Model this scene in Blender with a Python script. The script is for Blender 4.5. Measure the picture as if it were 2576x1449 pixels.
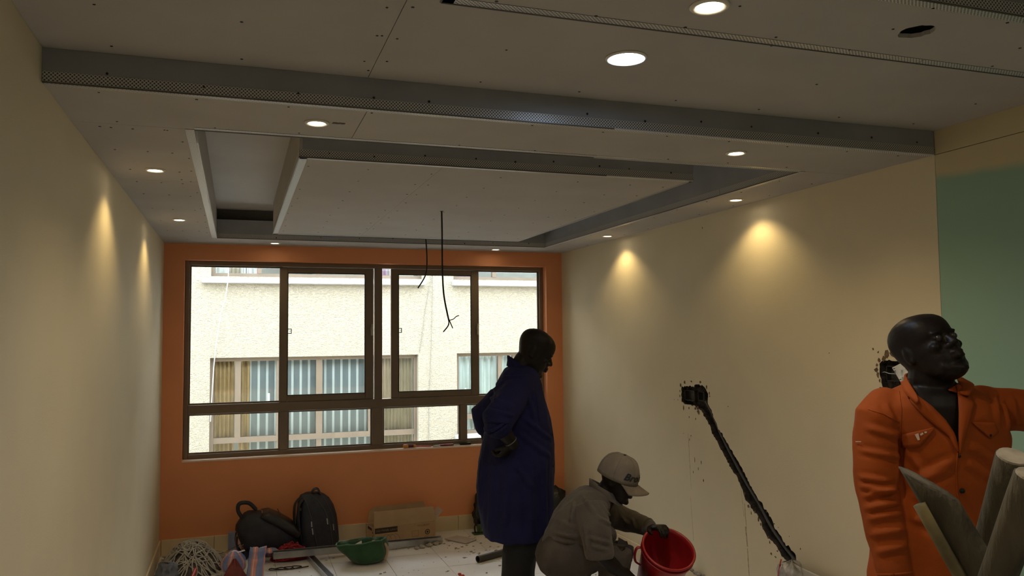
import bpy, bmesh, math, random
from math import sin, cos, pi, radians, sqrt, atan2, exp
from mathutils import Vector, Matrix, noise
from mathutils.bvhtree import BVHTree
random.seed(7)
S = bpy.context.scene
COL = S.collection
for o in list(bpy.data.objects): bpy.data.objects.remove(o)

# ---------------------------------------------------------------- camera
F, YAW, PIT, ROL, H = 2021.5, .3297, .0598, .0097, 1.6833
cy, sy, cp, sp, cr, sr = cos(YAW), sin(YAW), cos(PIT), sin(PIT), cos(ROL), sin(ROL)
CAMO = Vector((0, 0, H))
AX = Vector((cy, -sy, 0)); FW = Vector((sy, cy, 0)); UP = Vector((0, 0, 1))
UU = Vector((-sp*sy, -sp*cy, cp)); FF = Vector((sy*cp, cy*cp, sp))
CR = AX*cr - UU*sr; CU = AX*sr + UU*cr
cam = bpy.data.cameras.new('camera'); co = bpy.data.objects.new('camera', cam); COL.objects.link(co)
cam.sensor_width = 36; cam.sensor_fit = 'HORIZONTAL'; cam.lens = F*36/2576; cam.clip_start = .05; cam.clip_end = 200
m = Matrix((CR, CU, -FF)).transposed().to_4x4(); m.translation = CAMO
co.matrix_world = m
S.camera = co

def at(px, py, d=None, x=None, y=None, z=None):
    """world point seen at a pixel, at optical depth d or on a plane"""
    r = FF + CR*((px-1288)/F) + CU*((724.5-py)/F)
    if d is not None: t = d
    elif x is not None: t = x/r.x
    elif y is not None: t = y/r.y
    else: t = (z-H)/r.z
    return CAMO + r*t

# ---------------------------------------------------------------- sky, exposure
SKY = 5.6
w = bpy.data.worlds.new('sky'); S.world = w; w.use_nodes = True
bg = w.node_tree.nodes['Background']; bg.inputs[0].default_value = (.88, .94, 1.0, 1); bg.inputs[1].default_value = SKY
S.view_settings.view_transform = 'Standard'; S.view_settings.look = 'None'
S.view_settings.exposure = 0.72; S.view_settings.gamma = 1.0; S.view_settings.use_curve_mapping = False

XL, XR, D, YS, Z1, Z2 = -.5568, 2.8542, 6.9105, 2.6638, 2.45, 2.5539
YB = -2.2      # wall behind the camera
ZS = 2.70      # slab underside
portal = bpy.data.lights.new('window_portal', 'AREA'); portal.shape = 'RECTANGLE'; portal.size = 3.05; portal.size_y = 1.58
portal.cycles.is_portal = True
po = bpy.data.objects.new('window_portal', portal); COL.objects.link(po)
po.location = (1.145, D+.22, 1.515); po.rotation_euler = (radians(-90), 0, 0)

# ---------------------------------------------------------------- materials
def lin(c): c /= 255.0; return c/12.92 if c <= .04045 else ((c+.055)/1.055)**2.4
def srgb(r, g, b): return (lin(r), lin(g), lin(b))
MATS = {}
def M(name, col, rough=.8, metal=0., var=.12, scale=6., bump=0., bscale=60., spec=.4, detail=4., col2=None, coat=0., sheen=0., stretch=None):
    if name in MATS: return MATS[name]
    mt = bpy.data.materials.new(name); mt.use_nodes = True; nt = mt.node_tree; b = nt.nodes['Principled BSDF']
    b.inputs['Roughness'].default_value = rough; b.inputs['Metallic'].default_value = metal
    b.inputs['Specular IOR Level'].default_value = spec
    if coat: b.inputs['Coat Weight'].default_value = coat
    if sheen: b.inputs['Sheen Weight'].default_value = sheen
    tc = nt.nodes.new('ShaderNodeTexCoord'); vec = tc.outputs['Object']
    if stretch:
        mp = nt.nodes.new('ShaderNodeMapping'); mp.inputs['Scale'].default_value = stretch; nt.links.new(vec, mp.inputs[0]); vec = mp.outputs[0]
    n = nt.nodes.new('ShaderNodeTexNoise'); n.inputs['Scale'].default_value = scale; n.inputs['Detail'].default_value = detail
    nt.links.new(vec, n.inputs['Vector'])
    r = nt.nodes.new('ShaderNodeValToRGB'); r.color_ramp.elements[0].position = .3; r.color_ramp.elements[1].position = .7
    c2 = col2 or tuple(min(1, c*(1+var)) for c in col); c1 = tuple(c*(1-var) for c in col) if not col2 else col
    r.color_ramp.elements[0].color = (*c1, 1); r.color_ramp.elements[1].color = (*c2, 1)
    nt.links.new(n.outputs['Fac'], r.inputs[0]); nt.links.new(r.outputs[0], b.inputs['Base Color'])
    if bump:
        n2 = nt.nodes.new('ShaderNodeTexNoise'); n2.inputs['Scale'].default_value = bscale; n2.inputs['Detail'].default_value = 5
        nt.links.new(vec, n2.inputs['Vector'])
        bp = nt.nodes.new('ShaderNodeBump'); bp.inputs['Strength'].default_value = min(1, bump); bp.inputs['Distance'].default_value = .01*max(1, bump)
        nt.links.new(n2.outputs['Fac'], bp.inputs['Height']); nt.links.new(bp.outputs[0], b.inputs['Normal'])
    MATS[name] = mt; return mt
def emis(name, col, s):
    mt = bpy.data.materials.new(name); mt.use_nodes = True; nt = mt.node_tree; b = nt.nodes['Principled BSDF']
    b.inputs['Base Color'].default_value = (.9, .9, .9, 1); b.inputs['Emission Color'].default_value = (*col, 1); b.inputs['Emission Strength'].default_value = s
    return mt
def glass_mat(name, tint=(.96, .98, .97)):
    mt = bpy.data.materials.new(name); mt.use_nodes = True; nt = mt.node_tree; nt.nodes.remove(nt.nodes['Principled BSDF'])
    out = nt.nodes['Material Output']; t = nt.nodes.new('ShaderNodeBsdfTransparent'); t.inputs[0].default_value = (*tint, 1)
    g = nt.nodes.new('ShaderNodeBsdfGlossy'); g.inputs['Roughness'].default_value = .02
    fr = nt.nodes.new('ShaderNodeFresnel'); fr.inputs[0].default_value = 1.35
    mx = nt.nodes.new('ShaderNodeMixShader'); nt.links.new(fr.outputs[0], mx.inputs[0]); nt.links.new(t.outputs[0], mx.inputs[1]); nt.links.new(g.outputs[0], mx.inputs[2])
    nt.links.new(mx.outputs[0], out.inputs[0]); return mt

# ---------------------------------------------------------------- mesh helpers
def wl(o):
    v = Vector((0, 0, 0))
    while o: v += o.location; o = o.parent
    return v
def tag(o, label=None, cat=None, group=None, kind=None):
    if label: o['label'] = label
    if cat: o['category'] = cat
    if group: o['group'] = group
    if kind: o['kind'] = kind
    return o
def thing(name, loc, label, cat, group=None):
    o = bpy.data.objects.new(name, None); COL.objects.link(o); o.location = Vector(loc); o.empty_display_size = .1
    return tag(o, label, cat, group)
def link(name, me, mat=None, parent=None, loc=None):
    o = bpy.data.objects.new(name, me); COL.objects.link(o)
    if mat and not me.materials: me.materials.append(mat)
    if parent: o.parent = parent
    if loc is not None: o.location = loc
    return o
class MB:
    def __init__(s): s.v = []; s.f = []; s.uv = {}
    def add(s, vs, fs):
        n = len(s.v); s.v += [Vector(v) for v in vs]; s.f += [tuple(i+n for i in f) for f in fs]; return s
    def box(s, lo, hi):
        x0, y0, z0 = lo; x1, y1, z1 = hi
        return s.add([(x0,y0,z0),(x1,y0,z0),(x1,y1,z0),(x0,y1,z0),(x0,y0,z1),(x1,y0,z1),(x1,y1,z1),(x0,y1,z1)],
            [(0,3,2,1),(4,5,6,7),(0,1,5,4),(1,2,6,5),(2,3,7,6),(3,0,4,7)])
    def obox(s, c, ax, ay, az):
        """box centred at c with half-vectors"""
        c, ax, ay, az = map(Vector, (c, ax, ay, az))
        vs = [c+i*ax+j*ay+k*az for k in (-1, 1) for i, j in ((-1,-1),(1,-1),(1,1),(-1,1))]
        return s.add(vs, [(0,3,2,1),(4,5,6,7),(0,1,5,4),(1,2,6,5),(2,3,7,6),(3,0,4,7)])
    def rings(s, rs, cap0=True, cap1=True, closed=False):
        n = len(rs[0]); vs = [v for r in rs for v in r]; fs = []
        k = len(rs)
        for i in range(k-1 if not closed else k):
            for j in range(n):
                a = i*n+j; b = i*n+(j+1) % n; i2 = ((i+1) % k)*n
                fs.append((a, b, i2+(j+1) % n, i2+j))
        if not closed:
            if cap0: fs.append(tuple(reversed(range(n))))
            if cap1: fs.append(tuple(range((k-1)*n, k*n)))
        return s.add(vs, fs)
    def tube(s, pts, rad, n=10, ref=None, ends=True, sq=1.0):
        """swept tube; rad number or list; sq squashes along the second frame axis"""
        pts = [Vector(p) for p in pts]; k = len(pts)
        if not isinstance(rad, (list, tuple)): rad = [rad]*k
        rs = []; a = None
        for i, p in enumerate(pts):
            t = (pts[min(i+1, k-1)]-pts[max(i-1, 0)])
            if t.length < 1e-9: t = Vector((0, 0, 1))
            t.normalize()
            if a is None:
                a = Vector(ref) if ref is not None else (Vector((0, 0, 1)) if abs(t.z) < .9 else Vector((1, 0, 0)))
            a = (a - t*a.dot(t)); a = a.normalized() if a.length > 1e-6 else t.orthogonal().normalized()
            b = t.cross(a); r = rad[i]
            r1, r2 = r if isinstance(r, (list, tuple)) else (r, r*sq)
            rs.append([p + a*cos(2*pi*j/n)*r1 + b*sin(2*pi*j/n)*r2 for j in range(n)])
            if ends and i in (0, k-1):    # rounded end rings
                sg = -1 if i == 0 else 1
                ex = []
                for q in (.5, .85):
                    c = sqrt(1-q*q)
                    ex.append([p + t*sg*q*min(r1, r2) + (a*cos(2*pi*j/n)*r1 + b*sin(2*pi*j/n)*r2)*c for j in range(n)])
                if i == 0: rs = ex[::-1] + rs
                else: rs += ex
        return s.rings(rs)
    def ell(s, c, r, rot=None, n=16, m=10):
        c = Vector(c); rot = rot or Matrix.Identity(3)
        if not isinstance(r, (list, tuple)): r = (r, r, r)
        rs = []
        for i in range(m+1):
            th = pi*(i+.02)/(m+.04)
            rs.append([c + rot @ Vector((r[0]*sin(th)*cos(2*pi*j/n), r[1]*sin(th)*sin(2*pi*j/n), -r[2]*cos(th))) for j in range(n)])
        return s.rings(rs)
    def lathe(s, prof, c=(0,0,0), n=24, rot=None, closed=False, cap0=True, cap1=True):
        c = Vector(c); rot = rot or Matrix.Identity(3)
        rs = [[c + rot @ Vector((r*cos(2*pi*j/n), r*sin(2*pi*j/n), z)) for j in range(n)] for r, z in prof]
        return s.rings(rs, cap0, cap1, closed)
    def prism(s, poly, off):
        """poly: 3D loop, extruded by vector off"""
        off = Vector(off); n = len(poly); poly = [Vector(p) for p in poly]
        fs = [tuple(range(n)), tuple(reversed(range(n, 2*n)))]+[(j, j+n, (j+1) % n+n, (j+1) % n) for j in range(n)]
        return s.add(poly+[p+off for p in poly], fs)
    def mesh(s, name, base=None):
        me = bpy.data.meshes.new(name); base = base or Vector((0, 0, 0))
        me.from_pydata([v-base for v in s.v], [], s.f); me.validate()
        bm = bmesh.new(); bm.from_mesh(me); bmesh.ops.recalc_face_normals(bm, faces=bm.faces); bm.to_mesh(me); bm.free()
        me.update(); return me
    def build(s, name, mat, parent=None, smooth=False, own=None):
        """one mesh object; own = world origin for a top-level object"""
        base = wl(parent) if parent else Vector(own if own is not None else (0, 0, 0))
        me = s.mesh(name, base)
        if smooth:
            me.polygons.foreach_set('use_smooth', [True]*len(me.polygons)); me.update()
        o = link(name, me, mat, parent)
        if not parent: o.location = base
        return o
def bevel(o, wd=.004, seg=2):
    md = o.modifiers.new('bevel', 'BEVEL'); md.width = wd; md.segments = seg; md.limit_method = 'ANGLE'; return o
def fuse(mb, voxel=.006, smooth=4, fac=.5):
    """union overlapping closed shapes into one continuous surface"""
    me = mb.mesh('tmp'); o = bpy.data.objects.new('tmp', me); COL.objects.link(o)
    r = o.modifiers.new('r', 'REMESH'); r.mode = 'VOXEL'; r.voxel_size = voxel
    if smooth:
        sm = o.modifiers.new('s', 'SMOOTH'); sm.iterations = smooth; sm.factor = fac
    dg = bpy.context.evaluated_depsgraph_get(); dg.update()
    e = o.evaluated_get(dg); m2 = bpy.data.meshes.new_from_object(e)
    out = MB(); out.v = [v.co.copy() for v in m2.vertices]; out.f = [tuple(p.vertices) for p in m2.polygons]
    bpy.data.objects.remove(o); bpy.data.meshes.remove(me); bpy.data.meshes.remove(m2)
    return out
def normals(mb):
    nn = [Vector((0, 0, 0)) for _ in mb.v]
    for f in mb.f:
        a, b, c = mb.v[f[0]], mb.v[f[1]], mb.v[f[2]]; n = (b-a).cross(c-a)
        for i in f: nn[i] += n
    return [n.normalized() if n.length > 0 else n for n in nn]
def wrinkle(mb, amp, scale, seed=0, stretch=(1, 1, 1), ridged=True):
    nn = normals(mb); st = Vector(stretch); off = Vector((seed*3.1, seed*1.7, seed*.9))
    for i, v in enumerate(mb.v):
        p = Vector((v.x*st.x, v.y*st.y, v.z*st.z))*scale + off
        h = noise.noise(p)
        if ridged: h = (1-abs(h)*2.2) - .5 + .4*noise.noise(p*2.3)
        mb.v[i] = v + nn[i]*amp*h
    return mb
def crease(mb, bvh, lines, d0):
    """raised folds along segments given on the visible surface: (x0, y0, x1, y1, width, height)"""
    nn = normals(mb); segs = []
    for x0, y0, x1, y1, wd, am in lines:
        q = []
        for k in range(5):
            px, py = x0+(x1-x0)*k/4, y0+(y1-y0)*k/4; d = (at(px, py, d=1)-CAMO).normalized(); h = bvh.ray_cast(CAMO, d)
            q.append(h[0] if h[0] is not None else at(px, py, d=d0-.1))
        segs.append((q, wd, am))
    for i, v in enumerate(mb.v):
        s = 0.
        for q, wd, am in segs:
            if (v-q[2]).length > (q[0]-q[4]).length*.5+4*wd+.05: continue
            best = 9.
            for k in range(4):
                ab = q[k+1]-q[k]; t = max(0., min(1., (v-q[k]).dot(ab)/max(1e-9, ab.length_squared))); best = min(best, (v-q[k]-ab*t).length); 
            tt = max(0., min(1., (v-q[0]).dot(q[4]-q[0])/max(1e-9, (q[4]-q[0]).length_squared))); fade = min(1., tt*5+.25, (1-tt)*5+.25)
            r = best/wd
            if r < 4: s += am*fade*(exp(-r*r)-.45*exp(-((r-1.7)/.8)**2))
        if s: mb.v[i] = v+nn[i]*s
    return mb
def text_mb(txt, size, origin, ux, uy, depth=.0006, shear=0., align='LEFT', bold=0.):
    """lettering as thin solid shapes in the plane (ux, uy)"""
    c = bpy.data.curves.new('txt', 'FONT'); c.body = txt; c.size = size; c.align_x = align; c.shear = shear; c.resolution_u = 3; c.offset = bold
    o = bpy.data.objects.new('txt', c); COL.objects.link(o)
    dg = bpy.context.evaluated_depsgraph_get(); dg.update(); me = bpy.data.meshes.new_from_object(o.evaluated_get(dg))
    ux = Vector(ux).normalized(); uy = Vector(uy).normalized(); n = ux.cross(uy); mb = MB(); o3 = Vector(origin)
    mb.v = [o3+ux*v.co.x+uy*v.co.y+n*depth for v in me.vertices]; mb.f = [tuple(p.vertices) for p in me.polygons]
    bpy.data.objects.remove(o); bpy.data.curves.remove(c); bpy.data.meshes.remove(me)
    return mb
def bez(pts, n=12):
    """Catmull-Rom through points"""
    pts = [Vector(p) for p in pts]; out = []
    for i in range(len(pts)-1):
        p0, p1, p2, p3 = pts[max(i-1, 0)], pts[i], pts[i+1], pts[min(i+2, len(pts)-1)]
        for k in range(n):
            t = k/n
            out.append(.5*((2*p1)+(p2-p0)*t+(2*p0-5*p1+4*p2-p3)*t*t+(3*p1-p0-3*p2+p3)*t**3))
    out.append(pts[-1]); return out
# ================================================================ the room
cream = M('cream_wall_paint', (.73, .635, .455), .62, var=.03, scale=2.5, bump=.08, bscale=180, spec=.35)
orange = M('orange_wall_paint', (.82, .33, .15), .6, var=.04, scale=2, bump=.08, bscale=180, spec=.35)
tilem = M('floor_tile_glaze', (.70, .68, .68), .42, var=.10, scale=3.5, bump=.05, bscale=90, col2=(.79, .775, .775))
grout = M('grout', (.22, .20, .18), .9)
skirt = M('skirting_tile_glaze', (.74, .60, .40), .4, var=.08, scale=5)
gyps = M('gypsum_board', (.455, .428, .405), .88, var=.05, scale=3, bump=.05, bscale=120, spec=.2)
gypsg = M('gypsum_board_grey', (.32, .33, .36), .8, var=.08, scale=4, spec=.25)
slabm = M('painted_slab', (.55, .53, .51), .9, var=.06, scale=2)
concrete = M('raw_concrete', (.30, .28, .26), .9, var=.2, scale=8, bump=.4, bscale=40)

def struct(name, mb, mat, **k): return tag(mb.build(name, mat, **k), kind='structure')
# ---- floor: screed with tiles laid on it
fl = struct('floor', MB().box((XL-.1, YB-.1, -.15), (XR+.1, D+.25, -.008)), grout)
tx0, ty0, TS, G = 1.486, 6.245, .40, .003
tile_me = MB().box((-TS/2+G/2, -TS/2+G/2, -.008), (TS/2-G/2, TS/2-G/2, 0)).mesh('tile')
cnt = 0
i0, i1 = math.floor((XL-tx0)/TS), math.ceil((XR-tx0)/TS); j1 = math.ceil((D-ty0)/TS)
rest = MB()
for j in range(j1-1, -24, -1):
    for i in range(i0, i1):
        a, b = tx0+i*TS, ty0+j*TS
        lo = (max(a, XL)+G/2, max(b, YB)+G/2); hi = (min(a+TS, XR)-G/2, min(b+TS, D)-G/2)
        if hi[0]-lo[0] < .01 or hi[1]-lo[1] < .01: continue
        if j < -7:
            rest.box((lo[0], lo[1], -.008), (hi[0], hi[1], 0)); continue
        full = abs(hi[0]-lo[0]-TS+G) < 1e-6 and abs(hi[1]-lo[1]-TS+G) < 1e-6
        if full:
            if not tile_me.materials: tile_me.materials.append(tilem)
            t = bpy.data.objects.new('floor_tile', tile_me); COL.objects.link(t); t.parent = fl; t.location = (a+TS/2, b+TS/2, random.uniform(-.0006, .0006))
        else:
            MB().box((lo[0], lo[1], -.008), (hi[0], hi[1], 0)).build('floor_tile', tilem, fl)
tag(rest.build('floor_tiles_behind', tilem, fl), kind='stuff')
# ---- far wall with window opening
WX0, WX1, WZ0, WZ1 = -.403, 2.70, .712, 2.32
TH = .22
mb = MB()
mb.box((XL-.1, D, 0), (WX0, D+TH, ZS)); mb.box((WX1, D, 0), (XR+.1, D+TH, ZS))
mb.box((WX0, D, 0), (WX1, D+TH, WZ0)); mb.box((WX0, D, WZ1), (WX1, D+TH, ZS))
wf = struct('wall_far', mb, orange)
# sill board of the reveal, pale pink
MB().box((WX0+.001, D-.004, WZ0), (WX1-.001, D+TH, WZ0+.012)).build('sill_top', M('sill_paint', (.86, .66, .56), .55, var=.05), wf)
# outer skin of the same building above, below and beside the window
mb = MB(); x0, x1 = -9, 14
mb.box((x0, D+TH, -6), (WX0-.02, D+TH+.06, 3.0)); mb.box((WX1+.02, D+TH, -6), (x1, D+TH+.06, 3.0))
mb.box((WX0-.02, D+TH, -6), (WX1+.02, D+TH+.06, WZ0-.02)); mb.box((WX0-.02, D+TH, WZ1+.02), (WX1+.02, D+TH+.06, 3.0))
stucco0 = M('own_render', (.80, .72, .55), .9, bump=.5, bscale=40)
struct('wall_exterior', mb, stucco0)
struct('wall_left', MB().box((XL-.12, YB-.1, -.02), (XL, D, ZS)), cream)
struct('wall_near', MB().box((XL-.12, YB-.12, -.02), (XR+.12, YB, ZS)), cream)
struct('roof_slab', MB().box((XL-.12, YB-.12, ZS), (XR+.12, D+TH, ZS+.15)), slabm)
# ---- right wall, cream stretch with the cut chase and two broken-out boxes
def rw(px, py): p = at(px, py, x=XR); return (p.y, p.z)
def jag(poly, amp, step=.012, seed=1):
    rnd = random.Random(seed); out = []
    n = len(poly)
    for i in range(n):
        a, b = poly[i], poly[(i+1) % n]; L = math.hypot(b[0]-a[0], b[1]-a[1]); k = max(1, int(L/step))
        for q in range(k):
            t = q/k; out.append((a[0]+(b[0]-a[0])*t+rnd.uniform(-amp, amp), a[1]+(b[1]-a[1])*t+rnd.uniform(-amp, amp)))
    return out
c7 = lambda x, y: rw(1680+x/8.05, 930+y/8.05)
c8 = lambda x, y: rw(1840+x/5.3875, 1180+y/5.3875)
c9 = lambda x, y: rw(2180+x/6.587, 790+y/6.587)
right = [c7(*p) for p in ((275,345),(400,330),(530,340),(545,312),(700,305),(745,350),(800,470),(820,500),(815,680),(850,760),(910,900),(960,1020),(1020,1190),(1090,1290))]
right += [c8(*p) for p in ((150,0),(260,220),(370,420),(420,450),(430,510),(490,590),(550,680),(580,780),(650,880),(690,960),(740,1040),(770,1040),(830,1120),(880,1180),(890,1300))]
left = [c8(*p) for p in ((800,1290),(680,1180),(620,1060),(560,980),(500,940),(440,840),(400,720),(360,630),(300,560),(200,430),(160,310),(120,220),(75,100),(0,0))]
left += [c7(*p) for p in ((940,1360),(900,1290),(850,1130),(740,950),(680,830),(550,740),(480,715),(390,715),(330,680),(280,640))]
chase = jag(right+left, .0055, .012, 3)
hole2 = jag([c9(*p) for p in ((215,830),(260,790),(380,760),(520,780),(650,800),(760,900),(800,1050),(720,1180),(560,1230),(400,1270),(300,1250),(250,1140),(205,980))], .004, .014, 5)
def wall_with_holes(name, y0, y1, z0, z1, loops, mat, depth=.045):
    bm = bmesh.new()
    def loop(pts):
        vs = [bm.verts.new((XR, p[0], p[1])) for p in pts]
        return [bm.edges.new((vs[i], vs[(i+1) % len(vs)])) for i in range(len(vs))]
    es = loop([(y0, z0), (y1, z0), (y1, z1), (y0, z1)])
    for l in loops: es += loop(l)
    bmesh.ops.triangle_fill(bm, use_beauty=True, use_dissolve=False, edges=es)
    mb = MB(); bm.verts.index_update(); mb.v = [v.co.copy() for v in bm.verts]; mb.f = [tuple(v.index for v in f.verts) for f in bm.faces]; bm.free()
    mb.box((XR+.06, y0, z0), (XR+.16, y1, z1))
    me = bpy.data.meshes.new(name); me.from_pydata(mb.v, [], mb.f); me.update()
    o = link(name, me, mat); tag(o, kind='structure'); return o
wr = wall_with_holes('wall_right', YS, D, -.02, ZS, [chase, hole2], cream)
chm = M('chased_masonry', (.055, .045, .038), .95, var=.5, scale=30, bump=1.0, bscale=70)
for nm, lp in (('chase_groove', chase), ('broken_recess', hole2)):
    mb = MB(); n = len(lp); rnd = random.Random(9)
    mb.v = [Vector((XR, a, b)) for a, b in lp] + [Vector((XR+.04+rnd.uniform(-.006, .006), a, b)) for a, b in lp]
    mb.f = [(j, (j+1) % n, (j+1) % n+n, j+n) for j in range(n)]
    bm = bmesh.new(); vs = [bm.verts.new(mb.v[n+j]) for j in range(n)]; es = [bm.edges.new((vs[j], vs[(j+1) % n])) for j in range(n)]
    bmesh.ops.triangle_fill(bm, use_beauty=True, edges=es); bm.verts.index_update()
    mb.f += [tuple(n+v.index for v in f.verts) for f in bm.faces]; bm.free()
    mb.build(nm, chm, wr)
# sockets' steel boxes set in the breaks, and the conduit lying in the chase
darkbox = M('dark_steel_box', (.06, .055, .05), .6, metal=.5)
def wbox(y0, y1, z0, z1, dep=.036, t=.003):
    mb = MB(); x1 = XR+dep; x0 = XR+.008
    mb.box((x1-t, y0, z0), (x1, y1, z1))
    for a in ((y0, y0+t, z0, z1), (y1-t, y1, z0, z1), (y0, y1, z0, z0+t), (y0, y1, z1-t, z1)): mb.box((x0, a[0], a[2]), (x1, a[1], a[3]))
    return mb
a, b = c7(320, 410), c7(520, 640); wbox(b[0], a[0], b[1], a[1]).build('switch_box', darkbox, wr)
a, b = c7(585, 440), c7(715, 640); wbox(b[0], a[0], b[1], a[1]).build('switch_box', darkbox, wr)
a, b = c9(300, 860), c9(640, 1130); wbox(b[0], a[0], b[1], a[1]).build('switch_box', darkbox, wr)
cpts = [c7(690, 600), c7(800, 800), c7(900, 1020), c7(1060, 1400), c8(120, 120), c8(330, 470), c8(480, 760), c8(680, 1060), c8(850, 1270)]
MB().tube(bez([(XR+.022, a, b) for a, b in cpts], 4), .009, 8).build('conduit', M('grey_conduit', (.10, .095, .09), .5), wr, True)
# chipped plaster flakes and dirt streaks round the breaks
chips = MB(); rnd = random.Random(4)
def chip(c, r, sq=1., ang=0.):
    k = rnd.randint(5, 7); pts = []
    for j in range(k):
        t = 2*pi*j/k+rnd.uniform(-.3, .3); q = r*rnd.uniform(.5, 1.1); u, v = q*cos(t), q*sq*sin(t)
        pts.append((XR-.0004, c[0]+u*cos(ang)-v*sin(ang), c[1]+u*sin(ang)+v*cos(ang)))
    chips.prism(pts, (-.0012, 0, 0))
for p, r, s, a in (((340,250),.012,1.3,0),((475,235),.010,.7,.5),((660,250),.012,.8,.3),((260,310),.012,1.6,0),((245,430),.006,2,0),((245,540),.006,2,0),((785,350),.007,2.6,0),((840,470),.008,1.5,0),((850,540),.006,1.5,0),
      ((320,770),.008,3,0),((430,775),.008,1.5,.5),((560,790),.012,.8,0),((620,860),.016,1.1,0),((610,780),.018,.8,0),((565,990),.004,3,.2),((435,960),.004,2,0),((470,1335),.004,1.6,.4),((440,1420),.003,3,0),((1218,748),.003,1,0),((205,610),.005,.7,0),((130,605),.003,1,0)):
    chip(c7(*p), r, s, a)
for p, r, s, a in (((110,580),.006,1,0),((195,630),.009,.5,-.7),((290,740),.016,1.1,0),((340,670),.017,1.3,0),((430,650),.017,1.2,0),((170,850),.012,.8,0),((160,930),.014,1,0),((210,770),.010,1.5,.5),((190,1010),.010,1.6,0),((220,1100),.008,1.6,0),((310,1280),.010,.8,0),((350,1300),.012,.6,0),((230,1230),.008,.8,0)):
    chip(c9(*p), r, s, a)
for p, r, s, a in (((270,600),.006,2.2,0),((320,580),.006,2,.4),((230,500),.014,1,.6),((180,340),.008,2,.2),((370,680),.008,2.4,0),((400,750),.006,2,0),((430,800),.008,1.3,0),((475,580),.004,1.6,0),((580,740),.006,1,0),((635,790),.003,1,0),((785,912),.003,1,0),((935,1080),.004,2,.3),((520,990),.006,2,0),((540,1150),.010,1,0),((600,1190),.010,.5,.3),((625,1110),.007,.7,0),((500,930),.012,1,0)):
    chip(c8(*p), r, s, a)
for x, y, r, s in ((1748,1157,.003,6),(1764,1163,.005,3),(1757,1180,.003,4),(1744,1188,.003,3),(1770,1209,.005,2.6),(1767,573,.004,2.4),(2086,888,.003,1),(1832,1022,.003,1),(1720,1090,.002,2)):
    chip(rw(x, y), r, s)
tag(chips.build('plaster_chips', M('exposed_brown_render', (.16, .10, .06), .95, var=.4, scale=40), wr), kind='stuff')
st = MB()
for (x0, y0, x1, y1, wd) in ((1731,1090,1739,1230,.0016),(1737,1250,1745,1360,.0014),(1873,1265,1878,1330,.003),(1875,1325,1881,1375,.007),(1880,1380,1885,1449,.004),(1864,1225,1872,1300,.0016)):
    a, b = rw(x0, y0), rw(x1, y1)
    st.prism([(XR-.0003, a[0]-wd, a[1]), (XR-.0003, a[0]+wd*.6, a[1]), (XR-.0003, b[0]+wd, b[1]), (XR-.0003, b[0]-wd*.5, b[1])], (-.0004, 0, 0))
tag(st.build('dirt_streaks', M('wall_dirt', (.46, .37, .23), .9, var=.4, scale=60), wr), kind='stuff')
# ---- right wall, part green, turning cream above a soft ragged line below the ceiling
gm = bpy.data.materials.new('green_below_cream'); gm.use_nodes = True; nt = gm.node_tree; b = nt.nodes['Principled BSDF']; b.inputs['Roughness'].default_value = .6
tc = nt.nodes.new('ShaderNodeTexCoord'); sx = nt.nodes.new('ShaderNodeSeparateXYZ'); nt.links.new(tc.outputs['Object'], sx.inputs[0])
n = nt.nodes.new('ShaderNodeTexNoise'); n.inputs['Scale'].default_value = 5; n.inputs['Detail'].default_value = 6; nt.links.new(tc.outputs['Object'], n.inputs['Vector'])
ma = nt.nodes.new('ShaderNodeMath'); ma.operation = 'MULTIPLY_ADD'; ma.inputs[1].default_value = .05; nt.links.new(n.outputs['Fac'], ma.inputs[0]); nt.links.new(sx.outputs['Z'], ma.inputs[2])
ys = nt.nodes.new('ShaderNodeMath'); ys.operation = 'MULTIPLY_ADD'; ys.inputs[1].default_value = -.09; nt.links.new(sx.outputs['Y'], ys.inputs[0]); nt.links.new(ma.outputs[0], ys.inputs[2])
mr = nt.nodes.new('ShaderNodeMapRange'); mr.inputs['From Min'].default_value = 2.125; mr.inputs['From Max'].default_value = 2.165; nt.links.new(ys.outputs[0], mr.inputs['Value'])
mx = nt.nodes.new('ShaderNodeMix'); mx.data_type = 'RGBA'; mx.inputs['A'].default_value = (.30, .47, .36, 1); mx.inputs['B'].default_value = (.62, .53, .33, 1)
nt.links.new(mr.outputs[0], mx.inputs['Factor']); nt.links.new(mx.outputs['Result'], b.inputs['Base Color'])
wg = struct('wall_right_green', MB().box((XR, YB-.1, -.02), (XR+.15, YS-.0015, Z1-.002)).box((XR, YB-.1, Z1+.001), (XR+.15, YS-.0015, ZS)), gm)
# ---- skirting tiles
def skirting(name, a, b, nrm, t0, z=.124):
    a, b = Vector(a), Vector(b); u = (b-a).normalized(); L = (b-a).length; nrm = Vector(nrm)
    bs = struct(name, MB().obox((a+b)/2+nrm*.0025+UP*z/2, u*L/2, nrm*.0025, UP*(z/2-.001)), grout)
    s = t0
    while s > 0: s -= TS
    while s < L:
        s0, s1 = max(s, 0)+.0015, min(s+TS, L)-.0015
        if s1-s0 > .01: bevel(MB().obox(a+u*(s0+s1)/2+nrm*.006+UP*z/2, u*(s1-s0)/2, nrm*.006, UP*z/2).build('skirting_tile', skirt, bs), .0015, 1)
        s += TS
    return bs
skirting('baseboard_far', (XL+.013, D, 0), (XR-.013, D, 0), (0, -1, 0), -.155-(XL+.013))
skirting('baseboard_left', (XL, 4.0, 0), (XL, D-.013, 0), (1, 0, 0), .2)
skirting('baseboard_right', (XR, 3.9, 0), (XR, D-.013, 0), (-1, 0, 0), .1)

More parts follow.
